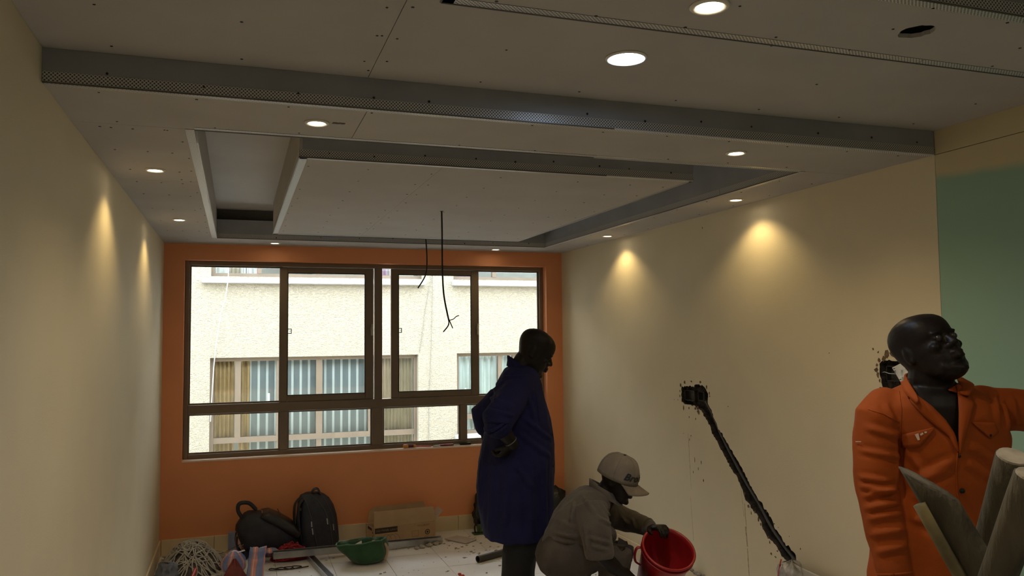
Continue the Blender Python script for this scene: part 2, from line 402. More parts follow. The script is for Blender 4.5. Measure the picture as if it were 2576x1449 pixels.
# ================================================================ ceilings
ce = struct('ceiling', MB().box((XL, YS+.012, ZS-.02), (XR, D, ZS)), slabm)          # slab paint inside the coffer
T = .012; g = .0012
OX0, OX1, OY0, OY1 = -.155, 2.515, 3.122, 6.46
IX0, IX1, IY0, IY1 = .243, 2.150, 3.470, 6.125
JX1, JY, JX2, JX3 = .41, 4.18, .876, .407
def board(lo, hi, mat=gyps, nm='gypsum_board', par=None): return MB().box(lo, hi).build(nm, mat, par or ce)
for x0, x1, y0, y1 in ((XL, JX1, YS, OY0), (JX1, XR, YS, OY0), (XL, OX0, OY0, JY), (XL, OX0, JY, OY1), (OX1, XR, OY0, OY1), (XL, XR, OY1, D)):
    board((x0+g, y0+g, Z1), (x1-g, y1-g, Z1+T))
for x0, x1 in ((IX0, JX2), (JX2, IX1)): board((x0+g*.6, IY0, Z1), (x1-g*.6, IY1, Z1+T))
# coffer risers (cut low on the window side, void above it closed by an added board coloured as its shade)
board((OX0-T, OY0, Z1+T), (OX0, OY1, ZS-.02), gyps, 'riser_board'); board((OX1, OY0, Z1+T), (OX1+T, OY1, ZS-.02), gypsg, 'riser_board')
board((OX0, OY1, Z1+T), (OX1, OY1+T, Z1+.142), gypsg, 'riser_board'); board((OX0, OY1+.07, Z1+.10), (OX1, OY1+.08, ZS-.02), M('void_shade_grey', (.12, .115, .11), .9), 'void_shade_board'); board((OX0, OY0-T, Z1+T), (OX1, OY0, ZS-.02), gyps, 'riser_board')
board((IX0, IY0, Z1+T), (IX0+T, IY1, ZS-.02), gyps, 'riser_board'); board((IX1-T, IY0, Z1+T), (IX1, IY1, ZS-.02), gypsg, 'riser_board')
board((IX0+T, IY0, Z1+T), (IX1-T, IY0+T, ZS-.02), gypsg, 'riser_board'); board((IX0+T, IY1-T, Z1+T), (IX1-T, IY1, ZS-.02), gypsg, 'riser_board')
# step up to the near ceiling
board((XL, YS, Z1+.001), (XR, YS+T, Z2), gypsg, 'bulkhead_board')
cn = struct('ceiling_near', MB().box((XL, YB, Z2+T), (XR, YS+T, Z2+T+.02)), slabm)
for x0, x1, y0, y1 in ((XL, JX3, -.6, YS), (JX3, XR, 1.2, YS), (JX3, XR, -.6, 1.2), (XL, XR, YB, -.6)): board((x0+g, y0+g, Z2), (x1-g, y1-g, Z2+T), par=cn)
# lowered frame on the near ceiling
ZI = 2.50; EX, EY0, EY1 = .463, 1.50, 1.868
HOLEC = (at(2305, 80, z=ZI).x, at(2305, 80, z=ZI).y)
bm = bmesh.new()
def lp(pts): vs = [bm.verts.new((p[0], p[1], ZI)) for p in pts]; return [bm.edges.new((vs[i], vs[(i+1) % len(vs)])) for i in range(len(vs))]
rh = random.Random(2)
hp = [(HOLEC[0]+.045*cos(2*pi*k/24)*rh.uniform(.93, 1.1), HOLEC[1]+.045*sin(2*pi*k/24)*rh.uniform(.93, 1.1)) for k in range(24)]
es = lp([(EX, EY0), (EX+.37, EY0), (XR, EY0), (XR, EY1), (EX, EY1)])+lp(hp)
bmesh.ops.triangle_fill(bm, use_beauty=True, edges=es)
r = bmesh.ops.extrude_face_region(bm, geom=list(bm.faces)); bmesh.ops.translate(bm, verts=[v for v in r['geom'] if isinstance(v, bmesh.types.BMVert)], vec=(0, 0, T))
bmesh.ops.recalc_face_normals(bm, faces=bm.faces); me = bpy.data.meshes.new('gypsum_board'); bm.to_mesh(me); bm.free(); link('gypsum_board', me, gyps, cn)
board((EX, YB+.5, ZI), (EX+.37, EY0-g, ZI+T), par=cn)
board((EX, YB+.5, ZI+T), (EX+T, EY1, Z2), gypsg, 'riser_board', cn); board((EX+T, EY1-T, ZI+T), (XR, EY1, Z2), gypsg, 'riser_board', cn)
board((EX+.37, EY0, ZI+T), (XR, EY0+T, Z2), gypsg, 'riser_board', cn)
# perforated metal corner beads
zinc = bpy.data.materials.new('perforated_zinc'); zinc.use_nodes = True; nt = zinc.node_tree; b = nt.nodes['Principled BSDF']
b.inputs['Roughness'].default_value = .38
uvn = nt.nodes.new('ShaderNodeUVMap'); uvn.uv_map = 'UVMap'
mp = nt.nodes.new('ShaderNodeMapping'); mp.inputs['Scale'].default_value = (125, 125, 1); mp.inputs['Rotation'].default_value = (0, 0, radians(45)); nt.links.new(uvn.outputs[0], mp.inputs[0])
vo = nt.nodes.new('ShaderNodeTexVoronoi'); vo.voronoi_dimensions = '2D'; vo.inputs['Randomness'].default_value = 0; vo.inputs['Scale'].default_value = 1; nt.links.new(mp.outputs[0], vo.inputs['Vector'])
rp = nt.nodes.new('ShaderNodeValToRGB'); rp.color_ramp.elements[0].position = .33; rp.color_ramp.elements[1].position = .40
rp.color_ramp.elements[0].color = (.10, .095, .09, 1); rp.color_ramp.elements[1].color = (.64, .64, .65, 1); nt.links.new(vo.outputs['Distance'], rp.inputs[0]); nt.links.new(rp.outputs[0], b.inputs['Base Color'])
rm = nt.nodes.new('ShaderNodeValToRGB'); rm.color_ramp.elements[0].position = .33; rm.color_ramp.elements[1].position = .40; rm.color_ramp.elements[0].color = (0, 0, 0, 1); rm.color_ramp.elements[1].color = (.2, .2, .2, 1)
nt.links.new(vo.outputs['Distance'], rm.inputs[0]); nt.links.new(rm.outputs[0], b.inputs['Metallic'])
def bead(a, b, d1, d2, par, wdt=.033, th=.0012, cuts=()):
    """L-shaped bead from a to b with flanges running along d1 and d2 from the edge; stands proud of both faces"""
    a, b, d1, d2 = map(Vector, (a, b, d1, d2)); L = (b-a).length; u = (b-a)/L
    stops = [0]+[c*L for c in cuts]+[L]
    for s0, s1 in zip(stops, stops[1:]):
        me = bpy.data.meshes.new('corner_bead'); vs = []; fs = []; uvs = []
        for dd, on in ((d1, -d2), (d2, -d1)):
            p = [a+u*(s0+.0008)+on*th-0*dd, a+u*(s1-.0008)+on*th, a+u*(s1-.0008)+on*th+dd*wdt, a+u*(s0+.0008)+on*th+dd*wdt]
            q = [x-on*th*.9 for x in p]; k = len(vs); vs += p+q
            for f, uv in (((0,1,2,3), ((s0,0),(s1,0),(s1,wdt),(s0,wdt))), ((7,6,5,4), ((s0,wdt),(s1,wdt),(s1,0),(s0,0))), ((3,2,6,7), ((s0,wdt),)*4), ((0,3,7,4), ((s0,0),)*4), ((1,2,6,5), ((s1,0),)*4), ((0,1,5,4), ((s0,0),)*4)):
                fs.append(tuple(i+k for i in f)); uvs += list(uv)
        # rounded nose
        k = len(vs); e = a-d1*th-d2*th
        r = .0028; ns = [e+u*s+(d1*cos(t)+d2*sin(t))*r for s in (s0+.0008, s1-.0008) for t in (0, pi/3, 2*pi/3, pi, 4*pi/3, 5*pi/3)]
        vs += ns
        for j in range(6): fs.append((k+j, k+(j+1) % 6, k+6+(j+1) % 6, k+6+j)); uvs += [(s0, 0)]*4
        base = wl(par); me.from_pydata([v-base for v in vs], [], fs); ul = me.uv_layers.new(name='UVMap')
        for i, uv in enumerate(uvs): ul.data[i].uv = uv
        me.update(); link('corner_bead', me, zinc, par)
X, Y, Z = Vector((1,0,0)), Vector((0,1,0)), Vector((0,0,1))
bead((XL+.002, YS, Z1), (XR-.002, YS, Z1), Z, Y, ce, cuts=(.163, .55))
bead((OX0, OY0, Z1), (OX1, OY0, Z1), Z, -Y, ce, cuts=(.6,)); bead((OX0, OY1, Z1), (OX1, OY1, Z1), Z, Y, ce)
bead((OX0, OY0, Z1), (OX0, OY1, Z1), Z, -X, ce, cuts=(.06,)); bead((OX1, OY0, Z1), (OX1, OY1, Z1), Z, X, ce, cuts=(.2,))
bead((IX0, IY0, Z1), (IX1, IY0, Z1), Z, Y, ce, cuts=(.75,)); bead((IX0, IY1, Z1), (IX1, IY1, Z1), Z, -Y, ce)
bead((IX0, IY0, Z1), (IX0, IY1, Z1), Z, X, ce); bead((IX1, IY0, Z1), (IX1, IY1, Z1), Z, -X, ce, wdt=.012)
bead((EX, EY1, ZI), (XR-.002, EY1, ZI), Z, -Y, cn, cuts=(.62,)); bead((EX, YB+.5, ZI), (EX, EY1, ZI), Z, X, cn, wdt=.03)
bead((EX+.37, EY0, ZI), (XR-.002, EY0, ZI), Z, Y, cn)
# board screws
def screws(par, pts, nm='screw_heads'):
    mb = MB()
    for p, nv in pts:
        p, nv = Vector(p), Vector(nv); a = nv.orthogonal().normalized(); bq = nv.cross(a)
        r = rnd.uniform(.0035, .005); mb.prism([p+(a*cos(t)+bq*sin(t))*r for t in [2*pi*k/6 for k in range(6)]], nv*.0012)
    tag(mb.build(nm, M('black_screw', (.02, .018, .016), .6), par), kind='stuff')
rnd = random.Random(11); DN = (0, 0, -1); L_ = []
def row(x0, y0, x1, y1, n, z, nv=DN, jit=.012):
    for k in range(n):
        if rnd.random() < .12: continue
        t = (k+.5)/n; L_.append(((x0+(x1-x0)*t+rnd.uniform(-jit, jit)*(nv == DN or nv[1] != 0), y0+(y1-y0)*t+(rnd.uniform(-jit, jit) if nv == DN else 0), z+(0 if nv == DN else rnd.uniform(-.02, .01))), nv))
row(XL, 2.72, XR, 2.72, 12, Z1); row(XL, 3.07, XR, 3.07, 11, Z1); row(-.5, 3.17, -.2, 3.17, 3, Z1)
for yy in (3.17, 3.55, 3.95, 4.13, 4.23, 4.6, 5.1, 5.6, 6.1): row(-.52, yy, -.2, yy, 3, Z1)
row(-.21, 3.2, -.21, 6.3, 11, Z1); row(2.57, 3.2, 2.57, 6.4, 10, Z1); row(2.8, 3.2, 2.8, 6.4, 9, Z1); row(XL, 6.62, XR, 6.62, 9, Z1)
for xx in (.30, .55, .85, .905, 1.2, 1.6, 1.9, 2.09): row(xx, 3.52, xx, 6.08, 9, Z1)
row(XL+.05, YS-.0014, XR, YS-.0014, 13, Z1+.045, (0, -1, 0), .06); row(IX0, IY0-.0014, IX1, IY0-.0014, 9, Z1+.04, (0, -1, 0), .04)
row(OX0, OY1-.0014, OX1, OY1-.0014, 9, Z1+.03, (0, -1, 0), .04)
screws(ce, L_); L_ = []
for yy in (2.59, 2.28, 2.0): row(XL, yy, XR, yy, 9, Z2)
row(JX3-.03, 1.95, JX3-.03, 2.6, 3, Z2); row(JX3+.03, 1.95, JX3+.03, 2.6, 3, Z2)
for yy in (1.83, 1.54): row(EX, yy, XR, yy, 9, ZI)
row(EX, 1.68, XR, 1.68, 5, ZI); screws(cn, L_)
# ================================================================ window
alu = M('brown_anodised_aluminium', (.21, .16, .118), .38, metal=.35, var=.1, scale=3, spec=.5)
gasket = M('black_gasket', (.015, .014, .013), .6)
pane_m = glass_mat('clear_pane')
chrome = M('brushed_steel', (.55, .54, .52), .3, metal=1)
YW = D+.085; FD = .06          # frame front and depth
win = tag(bpy.data.objects.new('window_1', None), kind='structure'); COL.objects.link(win); win.location = (1.15, YW, WZ0+.012)
def bar(nm, x0, x1, z0, z1, y0=YW, y1=YW+FD, mat=alu, par=win, bv=.004): return bevel(MB().box((x0, y0, z0), (x1, y1, z1)).build(nm, mat, par), bv, 2)
B0 = WZ0+.012
bar('jamb', WX0, WX0+.035, B0, WZ1); bar('jamb', WX1-.035, WX1, B0, WZ1)
bar('head_rail', WX0+.035, WX1-.035, WZ1-.035, WZ1); bar('bottom_rail', WX0+.035, WX1-.035, B0, B0+.035)
bar('transom', WX0+.035, WX1-.035, 1.078, 1.152, YW-.004)
bar('centre_mullion', 1.130, 1.196, 1.152, WZ1-.035, YW-.004); bar('centre_mullion', 1.108, 1.203, B0+.035, 1.078, YW-.004)
bar('mullion', .343, .406, B0+.035, 1.078); bar('mullion', 1.895, 1.951, B0+.035, 1.078)
def pane(x0, x1, z0, z1, y, par=win, bead_=True):
    p = MB().box((x0, y, z0), (x1, y+.005, z1)).build('pane', pane_m, par)
    if bead_:
        t = .012
        mb = MB(); mb.box((x0, y-.012, z0), (x1, y-.001, z0+t)); mb.box((x0, y-.012, z1-t), (x1, y-.001, z1)); mb.box((x0, y-.012, z0+t), (x0+t, y-.001, z1-t)); mb.box((x1-t, y-.012, z0+t), (x1, y-.001, z1-t))
        mb.build('glazing_bead', alu if par == win else gasket, par)
    return p
for x0, x1 in ((WX0+.035, .343), (.406, 1.108), (1.203, 1.895), (1.951, WX1-.035)): pane(x0, x1, B0+.035, 1.078, YW+.03)
pane(WX0+.035, .36, 1.152, WZ1-.035, YW+.045); pane(2.05, WX1-.035, 1.152, WZ1-.035, YW+.045)
def sash(x0, x1, y):
    s = bevel(MB().box((x0, y, 1.153), (x0+.066, y+.03, WZ1-.037)).build('sash', alu, win), .003)
    for a in ((x1-.072, x1, 1.153, WZ1-.037), (x0+.066, x1-.072, 1.153, 1.205), (x0+.066, x1-.072, WZ1-.085, WZ1-.037)):
        bevel(MB().box((a[0], y, a[2]), (a[1], y+.03, a[3])).build('sash_rail', alu, s), .003)
    pane(x0+.066, x1-.072, 1.205, WZ1-.085, y+.014, s, False)
    mb = MB(); t = .005
    for a in ((x0+.066, x0+.066+t, 1.205, WZ1-.085), (x1-.072-t, x1-.072, 1.205, WZ1-.085), (x0+.066, x1-.072, 1.205, 1.205+t), (x0+.066, x1-.072, WZ1-.085-t, WZ1-.085)): mb.box((a[0], y-.002, a[2]), (a[1], y+.012, a[3]))
    mb.build('gasket', gasket, s)
    # pull handle on the free stile and a lock seen through the glass
    zc = 1.75; mb = MB(); mb.box((x1-.022, y-.012, zc-.05), (x1-.004, y-.0005, zc+.05)); mb.box((x1-.03, y-.03, zc-.005), (x1-.012, y-.012, zc+.022)); mb.box((x1-.028, y-.03, zc-.045), (x1-.018, y-.02, zc+.01))
    bevel(mb.build('latch_handle', chrome, s), .002)
    k = MB(); xx = x0+.068
    for a in ((xx, xx+.034, zc-.028, zc-.022), (xx, xx+.034, zc+.008, zc+.014), (xx+.028, xx+.034, zc-.022, zc+.008), (xx+.018, xx+.024, zc-.009, zc-.004)): k.box((a[0], y+.03, a[2]), (a[1], y+.04, a[3]))
    k.build('lock_keep', gasket, s)
    return s
sash(.335, 1.122, YW+.012); sash(1.275, 2.078, YW+.012)

# ================================================================ facing building
stm = bpy.data.materials.new('cream_stucco'); stm.use_nodes = True; nt = stm.node_tree; b = nt.nodes['Principled BSDF']; b.inputs['Roughness'].default_value = .9; b.inputs['Base Color'].default_value = (.352, .318, .250, 1)
tc = nt.nodes.new('ShaderNodeTexCoord'); mp = nt.nodes.new('ShaderNodeMapping'); mp.inputs['Scale'].default_value = (1, 1, 1.7); nt.links.new(tc.outputs['Object'], mp.inputs[0])
n = nt.nodes.new('ShaderNodeTexNoise'); n.inputs['Scale'].default_value = 28; n.inputs['Detail'].default_value = 3; n.inputs['Distortion'].default_value = 1.6; nt.links.new(mp.outputs[0], n.inputs['Vector'])
bp = nt.nodes.new('ShaderNodeBump'); bp.inputs['Strength'].default_value = 1; bp.inputs['Distance'].default_value = .03; nt.links.new(n.outputs['Fac'], bp.inputs['Height']); nt.links.new(bp.outputs[0], b.inputs['Normal'])
FY = 11.4
bl = thing('facing_building', (1.2, FY, -6), 'cream stucco building across the yard seen through the window', 'building')
wins = [(-.335, 2.468, -.12, 1.432), (3.040, 5.6, .26, 1.440), (-.335, 2.53, 2.52, 4.1), (2.995, 5.6, 2.52, 4.1)]
mb = MB(); fx0, fx1 = -7, 12
def fb(x0, x1, z0, z1): mb.box((x0, FY, z0), (x1, FY+.2, z1))
fb(fx0, fx1, -6, -.12); fb(fx0, -.335, -.12, 1.432); fb(2.468, 3.04, -.12, 1.44); fb(3.04, 5.6, -.12, .26); fb(5.6, fx1, -.12, 1.44); fb(fx0, 2.468, 1.432, 1.44)
fb(fx0, fx1, 1.44, 2.52); fb(fx0, -.335, 2.52, 4.1); fb(2.53, 2.995, 2.52, 4.1); fb(5.6, fx1, 2.52, 4.1); fb(fx0, fx1, 4.1, 4.4)
mb.build('facade_wall', stm, bl)
tanf = M('tan_window_frame', (.14, .108, .08), .5, metal=.1, var=.08)
void = M('dim_room', (.20, .21, .21), .9)
whitep = M('white_paint', (.33, .326, .32), .7)
def curtain(x0, x1, z0, z1, y, mat, folds, amp, nm='curtain', par=None, seed=0):
    n = max(8, folds*8); mb = MB(); rn = random.Random(seed); rows = []
    for k, z in enumerate((z1, (z0+z1)/2, z0)):
        rows.append([(x0+(x1-x0)*i/n, y+amp*sin(2*pi*folds*i/n+rn.uniform(-.2, .2)), z) for i in range(n+1)])
    for r in rows: pass
    vs = [v for r in rows for v in r]; fs = [(a*(n+1)+i, a*(n+1)+i+1, (a+1)*(n+1)+i+1, (a+1)*(n+1)+i) for a in range(2) for i in range(n)]
    mb.add(vs, fs); o = mb.build(nm, mat, par, True); md = o.modifiers.new('t', 'SOLIDIFY'); md.thickness = .004; return o
gold = M('gold_brown_drape', (.30, .20, .095), .85, var=.15, scale=10)
taup = M('taupe_drape', (.42, .36, .29), .85, var=.1)
red_c = M('salmon_drape', (.62, .25, .17), .85); lil = M('lilac_drape', (.34, .22, .34), .85); wht_c = M('white_drape', (.78, .80, .84), .85, var=.05); sheer2 = M('pale_blue_sheer', (.47, .54, .55), .85, var=.08)
stripe = bpy.data.materials.new('striped_sheer'); stripe.use_nodes = True; nt = stripe.node_tree; b = nt.nodes['Principled BSDF']; b.inputs['Roughness'].default_value = .85
tc = nt.nodes.new('ShaderNodeTexCoord'); sx = nt.nodes.new('ShaderNodeSeparateXYZ'); nt.links.new(tc.outputs['Object'], sx.inputs[0])
ma = nt.nodes.new('ShaderNodeMath'); ma.operation = 'MULTIPLY'; ma.inputs[1].default_value = 1/.112; nt.links.new(sx.outputs['X'], ma.inputs[0])
fr = nt.nodes.new('ShaderNodeMath'); fr.operation = 'FRACT'; nt.links.new(ma.outputs[0], fr.inputs[0])
gt = nt.nodes.new('ShaderNodeMath'); gt.operation = 'GREATER_THAN'; gt.inputs[1].default_value = .72; nt.links.new(fr.outputs[0], gt.inputs[0])
mx = nt.nodes.new('ShaderNodeMix'); mx.data_type = 'RGBA'; mx.inputs['A'].default_value = (.145, .17, .185, 1); mx.inputs['B'].default_value = (.46, .50, .52, 1); nt.links.new(gt.outputs[0], mx.inputs['Factor']); nt.links.new(mx.outputs['Result'], b.inputs['Base Color'])
def fwin(rect, vbars, tr=None, low=()):
    x0, x1, z0, z1 = rect; y0 = FY+.09; W_ = MB()
    W_.box((x0, y0, z0), (x0+.05, y0+.06, z1)); W_.box((x1-.05, y0, z0), (x1, y0+.06, z1)); W_.box((x0+.05, y0, z1-.05), (x1-.05, y0+.06, z1)); W_.box((x0+.05, y0, z0), (x1-.05, y0+.06, z0+.05))
    f = W_.build('window', tanf, bl)
    tz = z0+.05
    if tr is not None:
        MB().box((x0+.05, y0-.004, tr), (x1-.05, y0+.06, tr+.075)).build('transom', tanf, f); tz = tr+.075
        for a, wd in low: MB().box((a, y0, z0+.05), (a+wd, y0+.06, tr)).build('mullion', tanf, f)
        MB().box((x0+.05, y0+.03, z0+.05), (x1-.05, y0+.034, tr)).build('pane', pane_m, f)
    for a, wd in vbars: MB().box((a, y0-.006, tz), (a+wd, y0+.06, z1-.05)).build('mullion', tanf, f)
    MB().box((x0+.05, y0+.03, tz), (x1-.05, y0+.034, z1-.05)).build('pane', pane_m, f)
    MB().box((x0-.1, FY+.75, z0-.1), (x1+.1, FY+.8, z1+.1)).build('room_back', void, f)
    return f
w1 = fwin(wins[0], ((-.02, .075), (.515, .03), (1.045, .085), (1.765, .07)), .29, ((.52, .06), (1.05, .07)))
curtain(-.30, -.03, -.1, 1.40, FY+.20, gold, 5, .02, par=w1, seed=1); curtain(.03, .17, -.1, 1.40, FY+.21, gold, 2, .02, par=w1, seed=2)
curtain(.15, 1.98, -.1, 1.40, FY+.24, stripe, 16, .003, 'striped_curtain', w1, 3); curtain(1.98, 2.42, -.1, 1.40, FY+.20, M('gold_taupe_drape', (.27, .215, .145), .85, var=.12), 9, .02, par=w1, seed=4)
MB().box((.40, FY+.082, .76), (.43, FY+.09, .94)).build('handle', whitep, w1)
w2 = fwin(wins[1], ((3.335, .04), (3.70, .06), (3.93, .06)), .47, ((3.335, .04),))
curtain(3.08, 4.05, .28, 1.40, FY+.22, sheer2, 9, .03, par=w2, seed=5); curtain(4.05, 4.6, .28, 1.40, FY+.2, taup, 8, .03, par=w2, seed=6)
MB().box((3.18, FY+.082, .78), (3.205, FY+.09, .93)).build('handle', whitep, w2)
bevel(MB().box((3.0, FY-.10, .17), (5.65, FY+.09, .262)).build('sill', whitep, w2), .01)
w3 = fwin(wins[2], ((.26, .05), (.60, .03), (1.05, .06), (1.72, .06)))
for k, (a, b_, mt) in enumerate(((-.28, -.12, wht_c), (-.1, .02, taup), (.03, .1, wht_c), (.12, .25, wht_c), (.0, .05, taup), (.62, 1.0, void), (1.72, 1.8, red_c), (1.95, 2.06, lil), (2.1, 2.45, wht_c), (.14, .28, red_c))): curtain(a, b_, 2.57, 4.0, FY+.2+.004*k, mt, 2, .012, par=w3, seed=k)
w4 = fwin(wins[3], ((3.62, .06),)); curtain(3.05, 3.35, 2.57, 4.0, FY+.2, lil, 3, .02, par=w4, seed=1)
for f, x0, x1 in ((w3, -.45, 2.56), (w4, 2.965, 6)):
    bevel(MB().box((x0, FY-.13, 2.425), (x1, FY+.09, 2.492)).build('sill', whitep, f), .012)
tag(MB().tube(bez([(-.10, FY-.20, 2.9), (-.107, FY-.2, 2.666), (-.138, FY-.19, 2.308), (-.21, FY-.12, 1.962), (-.278, FY-.02, 1.435), (-.32, FY-.01, .6)], 6), .007, 6).build('white_wire', whitep, own=(-.1, FY, .6), smooth=True), 'white wire hanging down the left of the facing stucco wall', 'wire')
wirem = M('grey_wire', (.20, .19, .18), .7)
tag(MB().tube(bez([(2.70, FY-.01, 2.9), (2.663, FY-.02, 2.592), (2.561, FY-.008, 2.014), (2.53, FY-.008, 1.75), (2.484, FY-.008, 1.471)], 6), .0045, 6).build('grey_wire', wirem, own=(2.5, FY, 1.4), smooth=True), 'thin grey wire sagging to the upper corner of the opposite drape window', 'wire')
tag(MB().tube(bez([(2.69, FY-.01, 2.9), (2.681, FY-.01, 2.534), (2.66, FY-.008, 1.669), (2.628, FY-.008, .927), (2.614, FY-.008, .303), (2.61, FY-.008, -.5)], 6), .0035, 6).build('grey_wire', wirem, own=(2.6, FY, -.5), smooth=True), 'thin grey wire running straight down the pier between opposite windows', 'wire')
struct('ground_bounce', MB().box((-9, D+.3, -1.2), (14, FY, -1.0)), M('pale_bounce_ground', (.62, .60, .57), .9))  # unseen ground, raised and made pale to bounce light up into the room
# ================================================================ downlights
rim = M('white_lamp_rim', (.72, .68, .60), .45)
def lamp_proto(nm, R, r, lens):
    prof = [(R, 0), (R, -.003), (R-.006, -.0075), (r+.006, -.0065), (r+.001, -.005), (r, -.0005)]
    mr = MB().lathe(prof, n=40, closed=True).mesh('trim_ring'); mr.polygons.foreach_set('use_smooth', [True]*len(mr.polygons)); mr.materials.append(rim)
    ml = MB().lathe([(r+.003, -.0005), (r+.002, -.003), (.6*r, -.0042), (.002, -.0045)], n=32).mesh('lens'); ml.materials.append(lens)
    return mr, ml
warm = (1.0, .75, .34)
lw = emis('warm_lamp_lens', (1.0, .86, .62), 14); lc = emis('cool_lamp_lens', (.62, .78, 1.0), 26)
small = lamp_proto('s', .044, .029, lw); near = lamp_proto('n', .050, .034, lw); big = lamp_proto('b', .066, .053, lc)
def downlight(p, protos, label, power, col, cone=124, blend=.55, group='recessed ceiling downlights'):
    t = thing('downlight', p, label, 'downlight', group)
    link('trim_ring', protos[0], parent=t); link('lens', protos[1], parent=t)
    l = bpy.data.lights.new('lamp', 'SPOT'); l.energy = power; l.color = col; l.spot_size = radians(cone); l.spot_blend = blend; l.shadow_soft_size = .02
    o = bpy.data.objects.new('lamp', l); COL.objects.link(o); o.parent = t; o.location = (0, 0, -.012); return t
PW = 5.0
downlight((.261, 2.894, Z1), small, 'lit downlight with a chipped notch beside it on the near ceiling strip', PW*2, warm, 144, .8)
downlight((-.358, 3.922, Z1), small, 'nearer lit downlight in the strip along the left wall', PW, warm)
downlight((-.357, 5.523, Z1), small, 'farther lit downlight in the strip along the left wall', PW, warm)
downlight((1.993, 2.874, Z1), small, 'lit downlight between the ceiling step and the coffer near right corner', PW*2, warm, 144, .8)
downlight((2.690, 3.894, Z1), small, 'nearer lit downlight in the strip along the right wall', PW, warm)
downlight((2.700, 5.60, Z1), small, 'farther lit downlight in the strip along the right wall', PW, warm)
downlight((.282, 6.696, Z1), small, 'left lit downlight just above the orange window wall', PW*.35, warm)
downlight((2.152, 6.724, Z1), small, 'right lit downlight just above the orange window wall', PW*.35, warm)
downlight((1.149, 2.227, Z2), big, 'large cool white round downlight on the near ceiling', 14, (.55, .72, 1.0), 150, .6)
p = at(1785, 15, z=ZI); downlight((p.x, p.y, ZI), near, 'warm downlight in the lowered ceiling band at the top edge', PW*2, warm, 144, .8)
for x, y, lab in ((.05, .55, 'left'), (1.9, .45, 'right'), (.05, -1.2, 'rear left'), (1.9, -1.2, 'rear right')):  # unseen downlights added behind the camera as fill light
    downlight((x, y, Z2), near, lab+' added fill downlight on the ceiling behind the viewer', PW*1.1, (1.0, .90, .74), 150, .5)
# chipped notch beside the first lamp
mb = MB()
for k in range(5): mb.prism([(.315+.009*k+rnd.uniform(-.002, .002), 2.872+rnd.uniform(-.004, .004)+(.016 if q in (1, 2) else 0), Z1-.0003) if q in (0, 1) else (.323+.009*k, 2.872+(.016 if q == 2 else 0)+rnd.uniform(-.003, .003), Z1-.0003) for q in range(4)], (0, 0, -.0015))
tag(mb.build('torn_board_notch', M('torn_paper_edge', (.14, .12, .10), .9), ce), kind='stuff')
# hanging cables
blackc = M('black_cable_sheath', (.012, .012, .012), .5)
cb = thing('hanging_cable', (1.175, 4.748, Z1), 'longer black cable hanging from the ceiling panel with split bare ends', 'cable')
y = 4.748
MB().tube(bez([at(1111, 528, y=y), at(1112, 580, y=y), at(1113, 680, y=y), at(1117, 745, y=y), at(1129, 806, y=y)], 8), .0052, 8).build('sheath', blackc, cb, True)
MB().tube(bez([at(1129, 803, y=y), at(1128, 818, y=y), at(1116, 834, y=y)], 6), .0038, 6).build('core_wire', blackc, cb, True)
MB().tube(bez([at(1129, 803, y=y), at(1133, 812, y=y), at(1139, 826, y=y)], 6), [.0032]*12+[.0015], 6).build('core_wire', blackc, cb, True)
MB().tube(bez([at(1129, 806, y=y), at(1140, 803, y=y), at(1148, 796, y=y), at(1154, 794, y=y)], 4), .0026, 6).build('core_wire', blackc, cb, True)
MB().lathe([(.012, 0), (.012, -.002), (.002, -.002)], c=(1.176, 4.748, Z1-.0002), n=10).build('cable_hole_edge', M('torn_paper_edge', (.14, .12, .10)), cb)
y = 6.115
cb = thing('hanging_cable', (1.392, 6.15, Z1+.1), 'shorter black cable dangling behind the far edge of the ceiling panel', 'cable')
MB().tube(bez([(1.395, 6.155, 2.60), (1.394, 6.15, 2.46), at(1074, 650, y=6.15), at(1071, 690, y=6.15), at(1052, 724, y=6.15)], 8), .0052, 8).build('sheath', blackc, cb, True)
# ================================================================ things on the floor
def sack(c, rx, ry, h, seed, top=.6, lean=(0, 0), n=36, m=16, rough=.18, pinch=0):
    """crumpled closed bag resting on the floor"""
    rs = []; c = Vector(c)
    for i in range(m+1):
        t = i/m
        prof = sin(min(1, t*3.2)*pi/2)**.7*(1-(1-top)*t) if t < .85 else (1-(1-top)*t)*sqrt(max(0.0, 1-((t-.85)/.15)**2))
        if pinch and t > .6: prof *= 1-pinch*sin((t-.6)/.4*pi*.8)
        rs.append([])
        for j in range(n):
            a = 2*pi*j/n; p = Vector((cos(a)*2, sin(a)*2, t*3+seed*7.3))
            k = 1+rough*(1-2*abs(noise.noise(p)))+rough*.6*noise.noise(p*2.7)
            r = max(.02, prof)*k
            rs[-1].append(c+Vector((rx*r*cos(a)+lean[0]*t*h, ry*r*sin(a)+lean[1]*t*h, max(0.0015, h*t*(1+.07*noise.noise(p*1.3))))))
    return MB().rings(rs)
navy = M('navy_black_nylon', (.030, .033, .048), .5, var=.25, scale=18, bump=.35, bscale=220, spec=.35)
navy2 = M('black_leatherette', (.030, .028, .032), .33, var=.25, scale=10, bump=.2, bscale=60, spec=.45)
zipm = M('grey_zip_tape', (.07, .07, .08), .45)
tagw = M('pale_logo_print', (.45, .45, .46), .6)
